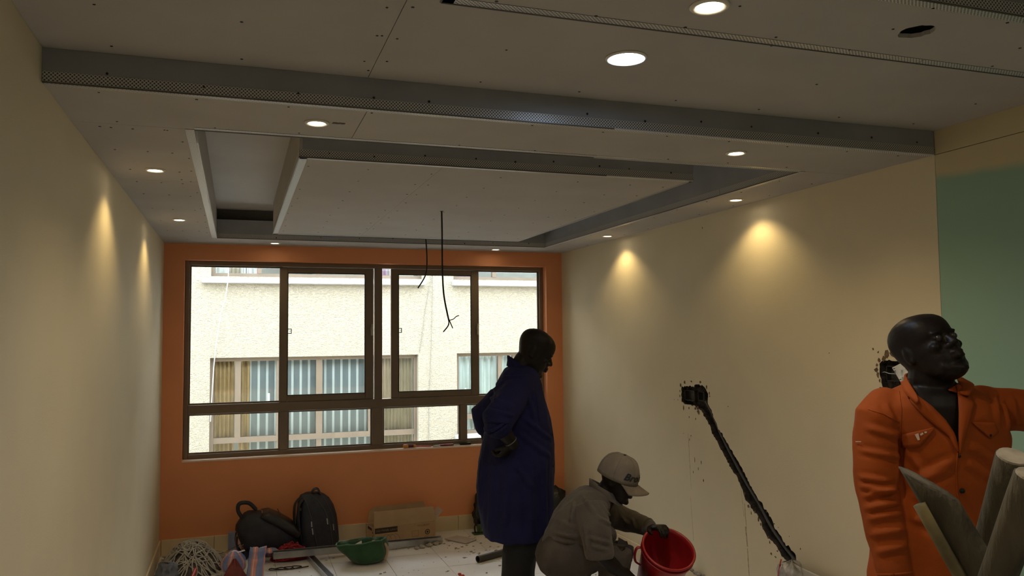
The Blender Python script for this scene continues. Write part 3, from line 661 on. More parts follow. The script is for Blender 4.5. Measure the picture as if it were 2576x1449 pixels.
# ---- upright backpack
BP = Vector((.615, 6.70, 0)); t = thing('backpack', BP, 'upright black backpack leaning on the orange wall', 'backpack')
u = Vector((.93, .37, 0)).normalized(); v = Vector((-u.y, u.x, 0))     # u: width, v: towards the wall
def bpt(a, b, z): return BP+u*a+v*b+UP*z
def bag_rings(pt, prof, n=32, e=2.8):
    rs = []
    for z, x0, x1, y0, y1 in prof:
        r = []
        for j in range(n):
            a = 2*pi*j/n; ca, sa = cos(a), sin(a)
            q = (abs(ca)**e+abs(sa)**e)**(-1/e)
            r.append(pt((x0+x1)/2+(x1-x0)/2*q*ca, (y0+y1)/2+(y1-y0)/2*q*sa, z))
        rs.append(r)
    return rs
mb = MB().rings(bag_rings(bpt, [(.0, -.13, .14, -.09, .09), (.012, -.155, .165, -.11, .10), (.06, -.165, .178, -.122, .105), (.16, -.163, .175, -.12, .105), (.26, -.158, .160, -.112, .10), (.34, -.15, .135, -.098, .095), (.40, -.142, .10, -.08, .09), (.435, -.125, .06, -.055, .075), (.45, -.09, .03, -.03, .05)]))
wrinkle(mb, .004, 9, 3); b_ = mb.build('pack_body', navy, t, True)
bbt = BVHTree.FromPolygons(mb.v, mb.f)
def drape_px(bvh, pts, off=.002, dens=.012):
    out = []
    for px, py in pts:
        d = (at(px, py, d=1)-CAMO).normalized(); h = bvh.ray_cast(CAMO, d)
        if h[0] is None: h = bvh.find_nearest(at(px, py, d=(wl(t)-CAMO).dot(FF)))
        out.append(h[0]-d*off)
    return out
def resample(pts, n):
    P = [Vector((p[0], p[1])) for p in pts]; L = [0]
    for a, b in zip(P, P[1:]): L.append(L[-1]+(b-a).length)
    out = []
    for k in range(n):
        s = L[-1]*k/(n-1); i = max(j for j in range(len(L)) if L[j] <= s+1e-9); i = min(i, len(P)-2)
        f = (s-L[i])/max(1e-9, L[i+1]-L[i]); q = P[i].lerp(P[i+1], f); out.append((q.x, q.y))
    return out
def seam(bvh, pts, r, nm, mat, par, n=24, off=.001): return MB().tube(drape_px(bvh, resample(pts, n), off), r, 6).build(nm, mat, par, True)
seam(bbt, ((757, 1243), (770, 1262), (783, 1300), (800, 1385)), .004, 'zip', zipm, t)
seam(bbt, ((778, 1243), (797, 1256), (818, 1285), (830, 1320), (838, 1375)), .004, 'zip', zipm, t)
seam(bbt, ((790, 1240), (815, 1252), (835, 1290), (845, 1340)), .003, 'zip', zipm, t)
# haul handle, shoulder straps
MB().tube(bez([bpt(-.045, -.0, .435), bpt(-.035, -.012, .475), bpt(.0, -.016, .482), bpt(.028, -.014, .44)], 6), (.006), 8, ref=v).build('haul_handle', navy, t, True)
hp_ = bez([bpt(-.05, -.02, .43), bpt(-.045, -.03, .472), bpt(-.01, -.035, .478), bpt(.012, -.05, .435)], 6)
MB().tube(hp_, [(.016, .005)]*len(hp_), 8, ref=v).build('haul_handle', navy, t, True)
for dx, sd in ((-.152, -.03), (-.150, .04)):
    sp_ = bez([bpt(dx+.02, sd, .41), bpt(dx-.02, sd-.01, .36), bpt(dx-.03, sd-.03, .24), bpt(dx-.012, sd-.03, .12), bpt(dx+.005, sd-.02, .06)], 6)
    MB().tube(sp_, [(.006, .024)]*len(sp_), 10, ref=u).build('shoulder_strap', navy, t, True)
MB().obox(bpt(-.165, -.045, .345), u*.006, v*.018, UP*.012).build('strap_buckle', navy2, t)
def patch(bvh, poly, mat, nm, par, off=.0022, th=.0012):
    P = drape_px(bvh, poly, off); d = (CAMO-P[0]).normalized(); return MB().prism(P, d*th).build(nm, mat, par)
for q in (((782, 1312), (785, 1312), (786, 1326), (783, 1326)), ((784, 1329), (787, 1329), (789, 1345), (786, 1345)), ((821, 1304), (824, 1304), (826, 1319), (823, 1319)), ((837, 1318), (839, 1318), (841, 1334), (839, 1334))): patch(bbt, q, tagw, 'logo_print', t)
# ---- slumped backpack
B2 = Vector((.26, 6.70, 0)); t = thing('backpack', B2, 'black backpack slumped sideways with carry loop up, left of upright pack', 'backpack')
ang = radians(36); u2 = Vector((.96, .05, 0)).normalized(); v2 = Vector((-u2.y, u2.x, 0))
# long axis runs down to the right
la = (u2*-cos(ang)+UP*sin(ang)); lb = (u2*sin(ang)+UP*cos(ang))
O2 = Vector((.395, 6.70, .02))
def b2(a, b, z): return O2+lb*a+v2*b+la*z         # a: thickness (up), b: width into the room, z: length towards the carry loop
mb = MB().rings(bag_rings(b2, [(-.03, -.02, .13, -.09, .09), (.0, -.05, .155, -.125, .10), (.06, -.09, .17, -.145, .11), (.15, -.14, .178, -.15, .115), (.24, -.17, .17, -.15, .115), (.32, -.15, .15, -.14, .11), (.38, -.11, .12, -.12, .10), (.425, -.08, .09, -.09, .08), (.445, -.05, .06, -.05, .05)]))
for i, q in enumerate(mb.v): mb.v[i] = Vector((q.x, q.y, max(.003, q.z)))
wrinkle(mb, .006, 8, 5); mb.build('pack_body', navy, t, True)
mb = MB().rings(bag_rings(b2, [(.005, .12, .150, -.13, .08), (.02, .10, .188, -.155, .10), (.10, .10, .202, -.162, .105), (.22, .10, .200, -.16, .105), (.31, .09, .182, -.15, .10), (.345, .09, .150, -.12, .08)]))
wrinkle(mb, .003, 10, 2); fp = mb.build('front_pocket', navy2, t, True); b2t = BVHTree.FromPolygons(mb.v, mb.f)
MB().tube([b2(.203, -.155+.02*k, .235) for k in range(13)], .0035, 6).build('pocket_seam', zipm, fp, True)
patch(b2t, ((656, 1282), (664, 1284), (661, 1290), (654, 1288)), tagw, 'metal_badge', fp)
patch(b2t, ((684, 1332), (689, 1332), (689, 1346), (685, 1346)), tagw, 'zip_pull', t)
hl = bez([b2(.02, -.03, .43), b2(.05, -.03, .50), b2(.10, -.03, .525), b2(.14, -.03, .47), b2(.13, -.03, .40)], 6)
MB().tube(hl, [(.024, .015)]*len(hl), 10, ref=v2).build('carry_loop', navy, t, True)
for yy, kk in ((-.10, 0), (.05, 1)):
    s_ = bez([b2(-.10, yy, .40), b2(-.16, yy-.01, .36), b2(-.20, yy-.02, .27), Vector((.10, 6.62+.1*kk, .05)), Vector((.17, 6.64+.1*kk, .012))], 6)
    MB().tube(s_, [(.006, .022)]*len(s_), 10, ref=lb).build('shoulder_strap', navy, t, True)

# ---- carton
kraft = M('kraft_board', (.47, .315, .19), .85, var=.10, scale=7, bump=.05, bscale=90); kin = M('kraft_inner_face', (.52, .43, .36), .85, var=.06)
ink = M('black_carton_print', (.045, .035, .03), .8); ink2 = M('brown_carton_print', (.17, .09, .055), .8); inkw = M('unprinted_letters', (.38, .26, .16), .85)
A = Vector((1.065, 6.60, 0)); ud = Vector((.52, .075, 0)); uL = ud.length; u = ud.normalized(); v = Vector((-u.y, u.x, 0)); dp = .19; hh = .145; th = .004
t = thing('cardboard_carton', A+ud/2+v*dp/2, 'open brown cardboard carton with raised flaps and printed lettering', 'box')
def cp_(a, b, z): return A+u*a+v*b+UP*z
def slab(nm, c, ax, ay, az, mat=kraft): return bevel(MB().obox(c, ax, ay, az).build(nm, mat, t), .001, 1)
slab('front_panel', cp_(uL/2, 0, hh/2), u*uL/2, v*th/2, UP*hh/2); slab('back_panel', cp_(uL/2, dp, hh/2), u*uL/2, v*th/2, UP*hh/2)
slab('side_panel', cp_(0, dp/2, hh/2*.97), u*th/2, v*(dp/2-.004), UP*hh/2*.97); slab('side_panel', cp_(uL, dp/2, hh/2), u*th/2, v*(dp/2-.004), UP*hh/2)
slab('bottom_panel', cp_(uL/2, dp/2, .003), u*(uL/2-.004), v*(dp/2-.004), UP*.003)
fl_ = (UP*.99+v*.10).normalized()
MB().prism([cp_(-.006, -.002, hh+.002), cp_(uL, -.002, hh+.002), cp_(uL-.012, 0, hh)+fl_*.122, cp_(.0, 0, hh)+fl_*.128], v*th).build('front_flap', kraft, t)
MB().prism([cp_(0, dp, hh+.002), cp_(uL, dp, hh+.002), cp_(uL-.02, dp+.02, hh+.128), cp_(.06, dp+.02, hh+.125), cp_(.02, dp+.018, hh+.10)], v*th).build('back_flap', kraft, t)
MB().prism([cp_(uL, .012, hh+.005), cp_(uL, dp-.012, hh), cp_(uL+.085, dp-.03, hh+.085), cp_(uL+.08, .03, hh+.075)], UP*-th).build('end_flap', kin, t)
MB().prism([cp_(.004, .012, hh), cp_(.004, dp-.012, hh), cp_(.085, dp-.03, hh-.06), cp_(.085, .03, hh-.06)], UP*-th).build('end_flap', kin, t)
N_ = -v
def on_front(a, z): return cp_(a, -th/2, z)
MB().prism([on_front(.004, .098), on_front(.195, .098), on_front(.195, .142), on_front(.004, .142)], N_*.0006).build('label_band', ink, t)
text_mb('LED PANEL LIGHT', .023, cp_(.012, -th/2-.0007, .112), u, UP).build('lettering', inkw, t)
text_mb('YELLUBUEY', .021, cp_(.365, -th/2-.0004, .118), u, UP).build('lettering', ink2, t)
text_mb('CSI', .028, cp_(.42, -th/2-.0004, .014), u, UP, shear=.3).build('lettering', ink, t)
mb = MB(); c_ = cp_(.455, -th/2-.0006, .066)
for r0, r1 in ((.022, .016), (.009, .0)):
    k = 20; mb.add([c_+u*cos(2*pi*j/k)*r+UP*sin(2*pi*j/k)*r for r in (r0, max(r1, .0005)) for j in range(k)], [(j, (j+1) % k, k+(j+1) % k, k+j) for j in range(k)])
mb.build('round_stamp', ink, t)
for k in range(3): MB().tube([cp_(.10+.035*k+.05*cos(q), -th/2-.0008, .01+.075*sin(q)) for q in [pi*j/14 for j in range(15)]], .0009, 4).build('outline_drawing', ink2, t)
MB().tube([cp_(.32, -th/2-.0008, .04), cp_(.375, -th/2-.0008, .043), cp_(.375, -th/2-.0008, .088), cp_(.32, -th/2-.0008, .085), cp_(.32, -th/2-.0008, .04)], .0009, 4).build('outline_drawing', ink2, t)
mb = MB(); fo = lambda a, z: cp_(a, -.002+.0126*z/.122, hh)+fl_*z-v*.0012
for pl in (((.14, .03), (.155, .05), (.15, .075), (.135, .08), (.142, .055)),): MB().prism([fo(*q) for q in pl], N_*.0004).build('care_symbol', ink2, t)
MB().tube([fo(.21+.03*cos(q), .055+.03*sin(q)) for q in [pi*j/10 for j in range(11)]], .001, 4).build('care_symbol', ink2, t); MB().tube([fo(.20, .05), fo(.225, .05), fo(.222, .035), fo(.203, .035), fo(.20, .05)], .001, 4).build('care_symbol', ink2, t)
MB().tube([fo(.30+.016*cos(q), .055+.016*sin(q)) for q in [2*pi*j/14 for j in range(15)]], .0008, 4).build('care_symbol', ink2, t)
mb = MB()
for z in (.035, .065, .095): mb.prism([cp_(-.0025, .03, z), cp_(-.0025, .045, z), cp_(-.0025, .045, z+.014), cp_(-.0025, .03, z+.012)], u*-.0005)
mb.prism([cp_(-.0025, .06, .112), cp_(-.0025, .17, .112), cp_(-.0025, .17, .132), cp_(-.0025, .06, .132)], u*-.0005); mb.build('side_print', ink, t)

# ---- galvanised studs
galv = M('galvanised_steel', (.48, .49, .51), .32, metal=.85, var=.10, scale=14)
def channel(a, b, wdt, h, up=UP, lip=.006, th=.0016):
    a, b, up = Vector(a), Vector(b), Vector(up); d = (b-a).normalized(); s_ = d.cross(up).normalized(); c = (a+b)/2; L = (b-a)/2; mb = MB()
    mb.obox(c+up*th/2, L, s_*wdt/2, up*th/2)
    for q in (-1, 1):
        mb.obox(c+s_*q*(wdt/2-th/2)+up*h/2, L, s_*th/2, up*(h/2-.0004)); mb.obox(c+s_*q*(wdt/2-lip/2)+up*(h-th/2), L, s_*lip/2, up*th/2)
    return mb
tag(channel((.27, 6.33, .054), (1.60, 6.52, .004), .04, .05, (0, -.25, 1)).build('metal_stud', galv, own=(.93, 6.42, 0)), 'long galvanised steel stud lying across the floor to the carton', 'metal stud', 'galvanised studs on the floor')
tag(channel((.518, 6.575, .001), (.628, 5.80, .001), .052, .038).build('metal_stud', galv, own=(.56, 6.4, 0)), 'galvanised steel channel lying under the long stud, pointing at the viewer', 'metal stud', 'galvanised studs on the floor')
# ---- green cloth tool bag
green = M('green_cotton', (.028, .085, .034), .85, var=.22, scale=9, bump=.35, bscale=160, sheen=.2)
greeni = M('green_cotton_lining', (.075, .16, .095), .85, var=.15, scale=9)
GC = Vector((.905, 6.17, 0)); t = thing('tool_bag', GC, 'slumped open green cloth bag with tools inside', 'bag')
def gb(prof, seed, amp=.20):
    rs = []; n = 40
    for k, (z, rx, ry, ox, tilt) in enumerate(prof):
        r = []
        for j in range(n):
            a = 2*pi*j/n; q = 1+amp*noise.noise(Vector((cos(a)*1.8, sin(a)*1.8, z*9+seed)))+amp*.5*noise.noise(Vector((cos(a)*5, sin(a)*5, z*14+seed)))
            r.append(GC+Vector((ox+rx*q*cos(a), ry*q*sin(a), max(.002, z+tilt*cos(a)+.012*noise.noise(Vector((cos(a)*2, sin(a)*2, seed)))*(z > .05)))))
        rs.append(r)
    return rs
mb = MB().rings(gb([(.002, .08, .06, .045, 0), (.012, .115, .09, .045, 0), (.045, .155, .115, .035, 0), (.08, .172, .115, .015, 0), (.115, .180, .10, -.0, .004), (.15, .188, .085, -.012, .010), (.158, .180, .077, -.012, .010), (.14, .165, .062, -.01, .006), (.11, .14, .05, 0, 0), (.10, .05, .03, 0, 0)], 3), True, True)
wrinkle(mb, .010, 13, 4); mb.build('bag_body', green, t, True)
rim_ = gb([(.157, .185, .082, -.012, .010)], 3)[0]
MB().tube(rim_+[rim_[0]], .006, 6, ends=False).build('rolled_rim', greeni, t, True)
MB().tube(bez([GC+Vector((.165, -.03, .13)), GC+Vector((.178, -.04, .10)), GC+Vector((.176, -.045, .06)), GC+Vector((.16, -.06, .03))], 5), .013, 8).build('tan_binding', M('tan_webbing', (.42, .30, .20), .85), t, True)
plate = M('white_plastic', (.72, .72, .71), .4)
o = tag(bevel(MB().obox(GC+Vector((-.035, -.035, .145)), Vector((.026, 0, .012)), Vector((0, .008, .012)), Vector((-.001, -.003, .003))).build('socket_plate', plate, own=GC+Vector((-.035, -.035, .14))), .002), 'small white socket plate lying in the green bag', 'socket plate')
ss = thing('screwdriver', GC+Vector((.09, -.02, .12)), 'red handled screwdriver sticking out of the green bag', 'screwdriver')
redp = M('red_plastic', (.55, .07, .045), .35)
MB().tube([GC+Vector((.075, -.04, .155)), GC+Vector((.10, -.025, .15))], [.014, .011], 10).build('handle', redp, ss, True); MB().tube([GC+Vector((.11, -.02, .15)), GC+Vector((.16, .0, .14))], .004, 6).build('shank', chrome, ss, True)
# ---- checked woven bag: a puffed lobe and a flat folded flap
chk = bpy.data.materials.new('checked_woven_plastic'); chk.use_nodes = True; nt = chk.node_tree; b = nt.nodes['Principled BSDF']; b.inputs['Roughness'].default_value = .55
uvn = nt.nodes.new('ShaderNodeUVMap'); uvn.uv_map = 'UVMap'; sx = nt.nodes.new('ShaderNodeSeparateXYZ'); nt.links.new(uvn.outputs[0], sx.inputs[0])
def ramp(src, mul, stops):
    m_ = nt.nodes.new('ShaderNodeMath'); m_.operation = 'MULTIPLY'; m_.inputs[1].default_value = mul; nt.links.new(src, m_.inputs[0])
    f_ = nt.nodes.new('ShaderNodeMath'); f_.operation = 'FRACT'; nt.links.new(m_.outputs[0], f_.inputs[0])
    r_ = nt.nodes.new('ShaderNodeValToRGB'); r_.color_ramp.interpolation = 'CONSTANT'; e = r_.color_ramp.elements
    e[0].position = 0; e[0].color = (*stops[0][1], 1); e[1].position = stops[1][0]; e[1].color = (*stops[1][1], 1)
    for p_, c_ in stops[2:]: q = e.new(p_); q.color = (*c_, 1)
    nt.links.new(f_.outputs[0], r_.inputs[0]); return r_
blu, pnk, wht = (.25, .33, .60), (.80, .33, .30), (.80, .66, .66)
r1 = ramp(sx.outputs['X'], 9.0, [(0, blu), (.30, pnk), (.42, wht), (.52, pnk), (.72, blu)]); r2 = ramp(sx.outputs['Y'], 5.0, [(0, wht), (.5, (.75, .62, .62)), (.7, (.42, .38, .55))])
mx = nt.nodes.new('ShaderNodeMix'); mx.data_type = 'RGBA'; mx.blend_type = 'MULTIPLY'; mx.inputs['Factor'].default_value = .6; nt.links.new(r1.outputs[0], mx.inputs['A']); nt.links.new(r2.outputs[0], mx.inputs['B']); nt.links.new(mx.outputs['Result'], b.inputs['Base Color'])
def grid_cloth(name, fn, nu, nv, su, sv, mat, par, th=.003):
    vs = [fn(i/(nu-1), j/(nv-1)) for j in range(nv) for i in range(nu)]; fs = [(j*nu+i, j*nu+i+1, (j+1)*nu+i+1, (j+1)*nu+i) for j in range(nv-1) for i in range(nu-1)]
    me = bpy.data.meshes.new(name); bs = wl(par); me.from_pydata([Vector(q)-bs for q in vs], [], fs); ul = me.uv_layers.new(name='UVMap')
    for p_ in me.polygons:
        p_.use_smooth = True
        for li in p_.loop_indices: k = me.loops[li].vertex_index; ul.data[li].uv = ((k % nu)/(nu-1)*su, (k//nu)/(nv-1)*sv)
    o = link(name, me, mat, par); md = o.modifiers.new('t', 'SOLIDIFY'); md.thickness = th; md.offset = 0; return o
CB = Vector((.05, 6.13, 0)); t = thing('checked_bag', CB, 'crumpled pink and blue checked woven plastic bag beside the cable heap', 'bag')
def lobe(a, b):    # a round, b up
    th_ = a*2*pi; r = .085*(sin(min(b*2.2, 1)*pi/2)**.6)*(1-.92*max(0, b-.55)/.45)**.8 if b < 1 else .002
    q = 1+.22*noise.noise(Vector((cos(th_)*2, sin(th_)*2, b*3)))
    return CB+Vector((-.055+r*q*cos(th_)*1.0, .0+r*q*sin(th_)*.9, .004+.185*b**.9))
grid_cloth('bag_lobe', lobe, 33, 16, .55, .25, chk, t)
def flap(a, b):
    p = CB+Vector((.035+a*.10, -.02-.10*(1-b)+.012*noise.noise(Vector((a*4, b*5, 1))), .012+.19*b**.85+.01*noise.noise(Vector((a*6, b*6, 4)))))
    p.x += .025*b; p.y += .10*sin(a*pi)*(-.35); return p
grid_cloth('bag_panel', flap, 16, 20, .16, .24, chk, t, .02)
def skirt_(a, b):
    return CB+Vector((-.05+(a-.5)*(.02+.17*b), -.082-.05*b*sin(a*pi)+.012*noise.noise(Vector((a*5, b*4, 9))), .004+.145*(1-b)**1.1))
grid_cloth('bag_base', skirt_, 18, 12, .3, .12, M('dark_red_woven_plastic', (.20, .045, .04), .6, var=.2, scale=20), t)
def behind(a, b): return CB+Vector((.10+.20*a, .26+.10*b, .03+.075*sin(a*pi)**.6*sin((.15+.85*b)*pi)**.5+.012*noise.noise(Vector((a*5, b*5, 2)))))
grid_cloth('bag_tail', behind, 22, 12, .34, .2, chk, t)
tag(MB().prism([CB+Vector((-.03, -.03, .172)), CB+Vector((.02, -.01, .178)), CB+Vector((.015, -.012, .184)), CB+Vector((-.032, -.032, .178))], (0, .012, 0)).build('white_strip', plate, own=CB+Vector((0, 0, .17))), 'small white plastic offcut on the checked bag', 'offcut')
# blue and red cloth scrap against the skirting
def scrap(a, b): return Vector((-.05+.17*a, 6.865-.05*b+.01*sin(a*9), .02+.13*(1-b)+.01*noise.noise(Vector((a*4, b*4, 3)))))
o = thing('cloth_scrap', (.03, 6.84, 0), 'pink cloth scrap with blue patch propped against the skirting tiles', 'cloth'); grid_cloth('cloth', scrap, 14, 10, .1, .12, chk, o)
# ---- red twine coil
RC = Vector((.41, 6.475, 0)); redt = M('red_twine', (.42, .03, .045), .7, var=.25, scale=40); t = thing('red_twine', RC, 'loose mound of red twine behind the long steel stud', 'twine'); rn = random.Random(3)
mb = MB()
for k in range(46):
    a0 = rn.uniform(0, 2*pi); r0 = rn.uniform(.04, .15); z0 = .085*(1-(r0/.16)**2)
    pts = []
    for q in range(7):
        a = a0+q*.42; r = r0*(1+.15*sin(q+k)); pts.append(RC+Vector((r*cos(a), .6*r*sin(a), .004+max(0, .12*(1-(r/.165)**2))*rn.uniform(.75, 1.05))))
    mb.tube(bez(pts, 3), .0035, 5)
mb.build('strands', redt, t, True)
rs = [[RC+Vector((r*cos(2*pi*j/20), .6*r*sin(2*pi*j/20), max(.001, .11*(1-(r/.165)**2)))) for j in range(20)] for r in (.16, .13, .09, .05, .01)]
MB().rings(rs).build('core_coil', M('dark_red_twine', (.16, .012, .02), .8), t, True)
# ---- grey cable heap
gcab = M('grey_cable', (.48, .45, .43), .55, var=.22, scale=30); HC = Vector((-.30, 6.46, 0)); t = thing('cable_heap', HC, 'tangled heap of grey electrical cable in the left corner', 'cable heap'); rn = random.Random(8)
def hz(x, y): q = ((x-HC.x)/.235)**2+((y-HC.y)/.30)**2; return max(0, .20*(1-q))
strands = MB()
for k in range(115):
    x, y = HC.x+rn.gauss(0, .10), HC.y+rn.gauss(0, .12); a = rn.uniform(0, 2*pi); cur = rn.uniform(-14, 14); pts = []
    for q in range(rn.randint(5, 10)):
        pts.append(Vector((min(max(x, XL+.03), -.075), y, .006+hz(x, y)*rn.uniform(.82, 1.02)))); a += cur*.05+rn.uniform(-.35, .35); x += cos(a)*.055; y += sin(a)*.055
    strands.tube(bez(pts, 4), .0052, 6)
strands.build('cable_strands', gcab, t, True)
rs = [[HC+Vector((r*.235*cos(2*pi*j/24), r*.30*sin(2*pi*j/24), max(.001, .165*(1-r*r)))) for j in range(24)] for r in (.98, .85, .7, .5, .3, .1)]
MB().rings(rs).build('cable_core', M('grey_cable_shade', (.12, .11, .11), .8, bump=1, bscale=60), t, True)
yel = M('yellow_wire', (.42, .30, .09), .6)
for k, (nm, mt, pts) in enumerate((('copper_wire', yel, [at(470, 1408, y=6.5), at(500, 1378, y=6.6), at(540, 1384, y=6.6), at(590, 1395, y=6.5)]), ('bronze_wire', M('bronze_wire', (.10, .07, .04), .5), [at(487, 1382, y=6.62), at(520, 1386, y=6.6), at(556, 1392, y=6.6), at(610, 1366, y=6.62), at(640, 1354, y=6.62)]), ('pale_wire', M('pale_wire', (.42, .34, .25), .5), [at(560, 1392, y=6.55), at(600, 1376, y=6.6), at(618, 1366, y=6.58), at(624, 1354, y=6.58), at(632, 1356, y=6.58)]), ('copper_wire', M('copper_wire', (.30, .14, .08), .5), [at(592, 1370, y=6.6), at(594, 1348, y=6.62), at(606, 1336, y=6.62), at(618, 1352, y=6.6), at(612, 1374, y=6.6)]))):
    tag(MB().tube(bez(pts, 8), .0024, 6).build(nm, mt, own=pts[0], smooth=True), ('springy yellow wire arching over the cable heap', 'dark bronze wire running from the cable heap to the slumped pack', 'pale stiff wire with a hooked end by the slumped pack', 'looped copper wire standing by the slumped pack strap')[k], 'wire')
rb = thing('red_pipe_tool', (-.24, 6.2, 0), 'red rod tool lying on the grey cable heap', 'tool')
p0, p1 = at(505, 1402, y=6.42), at(484, 1452, y=6.10); MB().tube([p0, p1], .013, 10).build('shaft', redp, rb, True); MB().tube([p0+Vector((-.02, 0, .004)), p0+Vector((.03, .02, .008))], .016, 10).build('head', redp, rb, True)
mb = sack((-.44, 6.06, 0), .085, .09, .165, 2, .5, (.05, 0), rough=.3); wrinkle(mb, .016, 12, 1)
tag(mb.build('grey_sack', M('grey_cloth', (.17, .18, .23), .85, var=.3, scale=16), own=(-.44, 6.06, 0), smooth=True), 'crumpled grey cloth sack at the lower left by the cable heap', 'sack')
# black flex loop under the end of the stud
tag(MB().tube(bez([Vector((.25+.05*k/3+.05*cos(k*1.9), 6.20+.03*sin(k*1.9), .006+.002*(k % 3))) for k in range(14)], 5), .004, 6).build('black_flex', blackc, own=(.3, 6.2, 0), smooth=True), 'short coil of black flex under the left end of the steel stud', 'cable')
# ---- black refuse bags, green carton
blk = M('black_polythene', (.012, .012, .014), .28, var=.3, scale=8, bump=.4, bscale=28, spec=.6); 
mb = sack((2.66, 6.72, 0), .135, .13, .345, 4, .45, (.12, .05), rough=.26); wrinkle(mb, .012, 11, 3)
tag(mb.build('refuse_bag', blk, own=(2.66, 6.72, 0), smooth=True), 'black plastic refuse bag in the corner under the right wall', 'refuse bag', 'black plastic refuse bags')
mb = sack((2.50, 6.55, 0), .11, .10, .19, 6, .6, rough=.26); wrinkle(mb, .012, 13, 5)
tag(mb.build('refuse_bag', blk, own=(2.50, 6.55, 0), smooth=True), 'lower black plastic bag in front of the corner refuse bag', 'refuse bag', 'black plastic refuse bags')
mb = sack((2.07, 6.83, .0), .11, .065, .345, 9, .55, (-.06, 0), rough=.22); wrinkle(mb, .01, 12, 7)
tag(mb.build('refuse_bag', blk, own=(2.07, 6.83, 0), smooth=True), 'tall black plastic bag behind the man in the blue coat', 'refuse bag', 'black plastic refuse bags')
t = thing('green_tray', (2.02, 6.70, 0), 'small dark green packet with yellow label behind the blue coat', 'packet'); gdk = M('dark_green_plastic', (.05, .085, .035), .5, var=.3, scale=20)
bevel(MB().box((1.92, 6.66, 0), (2.17, 6.74, .012)).build('tray_base', gdk, t), .003); bevel(MB().box((1.965, 6.67, .013), (2.165, 6.74, .075)).build('pack', gdk, t), .008)
MB().box((1.99, 6.668, .03), (2.05, 6.6698, .058)).build('label_patch', M('yellow_label', (.42, .40, .05), .6), t); MB().tube(bez([(1.94, 6.70, .012), (1.935, 6.70, .06), (1.95, 6.71, .09), (1.945, 6.71, .10)], 5), .006, 6).build('nozzle', blackc, t, True)
# ---- loose tile, pipe, rubble
loose = M('loose_tile_glaze', (.50, .45, .45), .4, var=.08)
tag(bevel(MB().prism([at(1118, 1357, z=.004), at(1172, 1368, z=.004), at(1199, 1358, z=.004), at(1150, 1349, z=.004)], (0, 0, .008)).build('loose_tile', loose, own=(1.75, 6.56, 0)), .001, 1), 'loose cut floor tile lying to the right of the carton', 'tile')
pm = M('black_pvc', (.05, .045, .042), .45)
rs = []; a, b_ = Vector((1.715, 5.86, .026)), Vector((2.33, 6.16, .026)); d = (b_-a).normalized(); sd = d.cross(UP).normalized()
for q, r in ((a, .021), (a, .025), (b_, .025), (b_, .021)): rs.append([q+sd*cos(2*pi*j/20)*r+UP*sin(2*pi*j/20)*r for j in range(20)])
tag(MB().rings(rs, closed=True).build('pvc_pipe', pm, own=(2.0, 6.0, 0), smooth=False), 'dark plastic pipe offcut on the floor behind the blue coat man', 'pipe')
rn = random.Random(21)
def lump(c, r, sq=.5, seed=0):
    mb = MB().ell(c, (r, r*rn.uniform(.6, 1), r*sq), Matrix.Rotation(rn.uniform(0, 3), 3, 'Z'), 8, 5)
    for i, q in enumerate(mb.v): mb.v[i] = q+(q-Vector(c))*.45*noise.noise(q*60+Vector((seed, 0, 0)))
    return mb
stone = M('plaster_rubble', (.40, .35, .31), .95, var=.3, scale=30)
p = at(1250, 1388, z=.012); tag(lump(p, .026, .5, 3).build('rubble_lump', M('brown_rubble', (.22, .15, .12), .95), own=(p.x, p.y, 0)), 'brown rubble lump on the floor above the plastic pipe', 'rubble')
for k, (px, py, r) in enumerate(((1048, 1378, .022), (1062, 1375, .03), (1080, 1371, .03), (1098, 1367, .028), (1108, 1364, .022))):
    p = at(px, py, z=.012); tag(lump(p, r, .45, k).build('plaster_lump', stone, own=(p.x, p.y, 0)), ('leftmost', 'second from left', 'middle', 'second from right', 'rightmost')[k]+' plaster lump in the row along the end of the steel stud', 'rubble', 'plaster lumps by the stud')
for k, (px, py) in enumerate(((905, 1349), (897, 1352), (911, 1345))):
    p = at(px, py, z=.01); d = Vector((.06, .012*k, 0)); tag(MB().tube([p-d*.6, p+d*.6], [.011, .008], 6, sq=.6).build('wood_splinter', M('pale_wood', (.40, .30, .18), .85), own=(p.x, p.y, 0)), ('middle', 'lowest', 'topmost')[k]+' pale wood splinter on the floor left of the carton', 'splinter', 'wood splinters by the carton')
deb = MB(); red_b = MB()
for k in range(330):
    x, y = rn.uniform(XL+.05, XR-.05), rn.uniform(5.2, 6.88)
    if rn.random() < .35: x, y = rn.gauss(2.0, .25), rn.gauss(6.2, .25)
    if not (XL+.05 < x < XR-.05 and 5.1 < y < 6.88): continue
    r = rn.choice((.003, .004, .006, .009, .013)); h = r*rn.uniform(.2, .5); k_ = rn.randint(3, 5); a0 = rn.uniform(0, 6)
    deb.prism([(x+r*rn.uniform(.6, 1.2)*cos(a0+2*pi*j/k_), y+r*rn.uniform(.4, 1)*sin(a0+2*pi*j/k_), .0008) for j in range(k_)], (0, 0, h))
tag(deb.build('floor_debris', M('mixed_debris', (.16, .13, .11), .95, var=.6, scale=25, col2=(.62, .58, .55)), own=(1, 6, 0)), 'scattered plaster crumbs and dust across the tiled floor', 'debris', kind='stuff')
for k, (px, py) in enumerate(((1156, 1444), (1164, 1448))):
    p = at(px, py, z=.01); tag(lump(p, .016, .6, px).build('red_scrap', redp, own=(p.x, p.y, 0)), ('upper', 'lower')[k]+' tiny red plastic scrap on the floor at the bottom edge', 'scrap', 'red scraps on the floor')
rub = MB()
for k in range(60):
    y = rn.uniform(4.55, 5.15); r = rn.uniform(.006, .018); rub.add(*(lambda q: (q.v, q.f))(lump(Vector((XR-rn.uniform(.004, .03), y, .124+.004+rn.uniform(0, .014))), r, .6, k)))
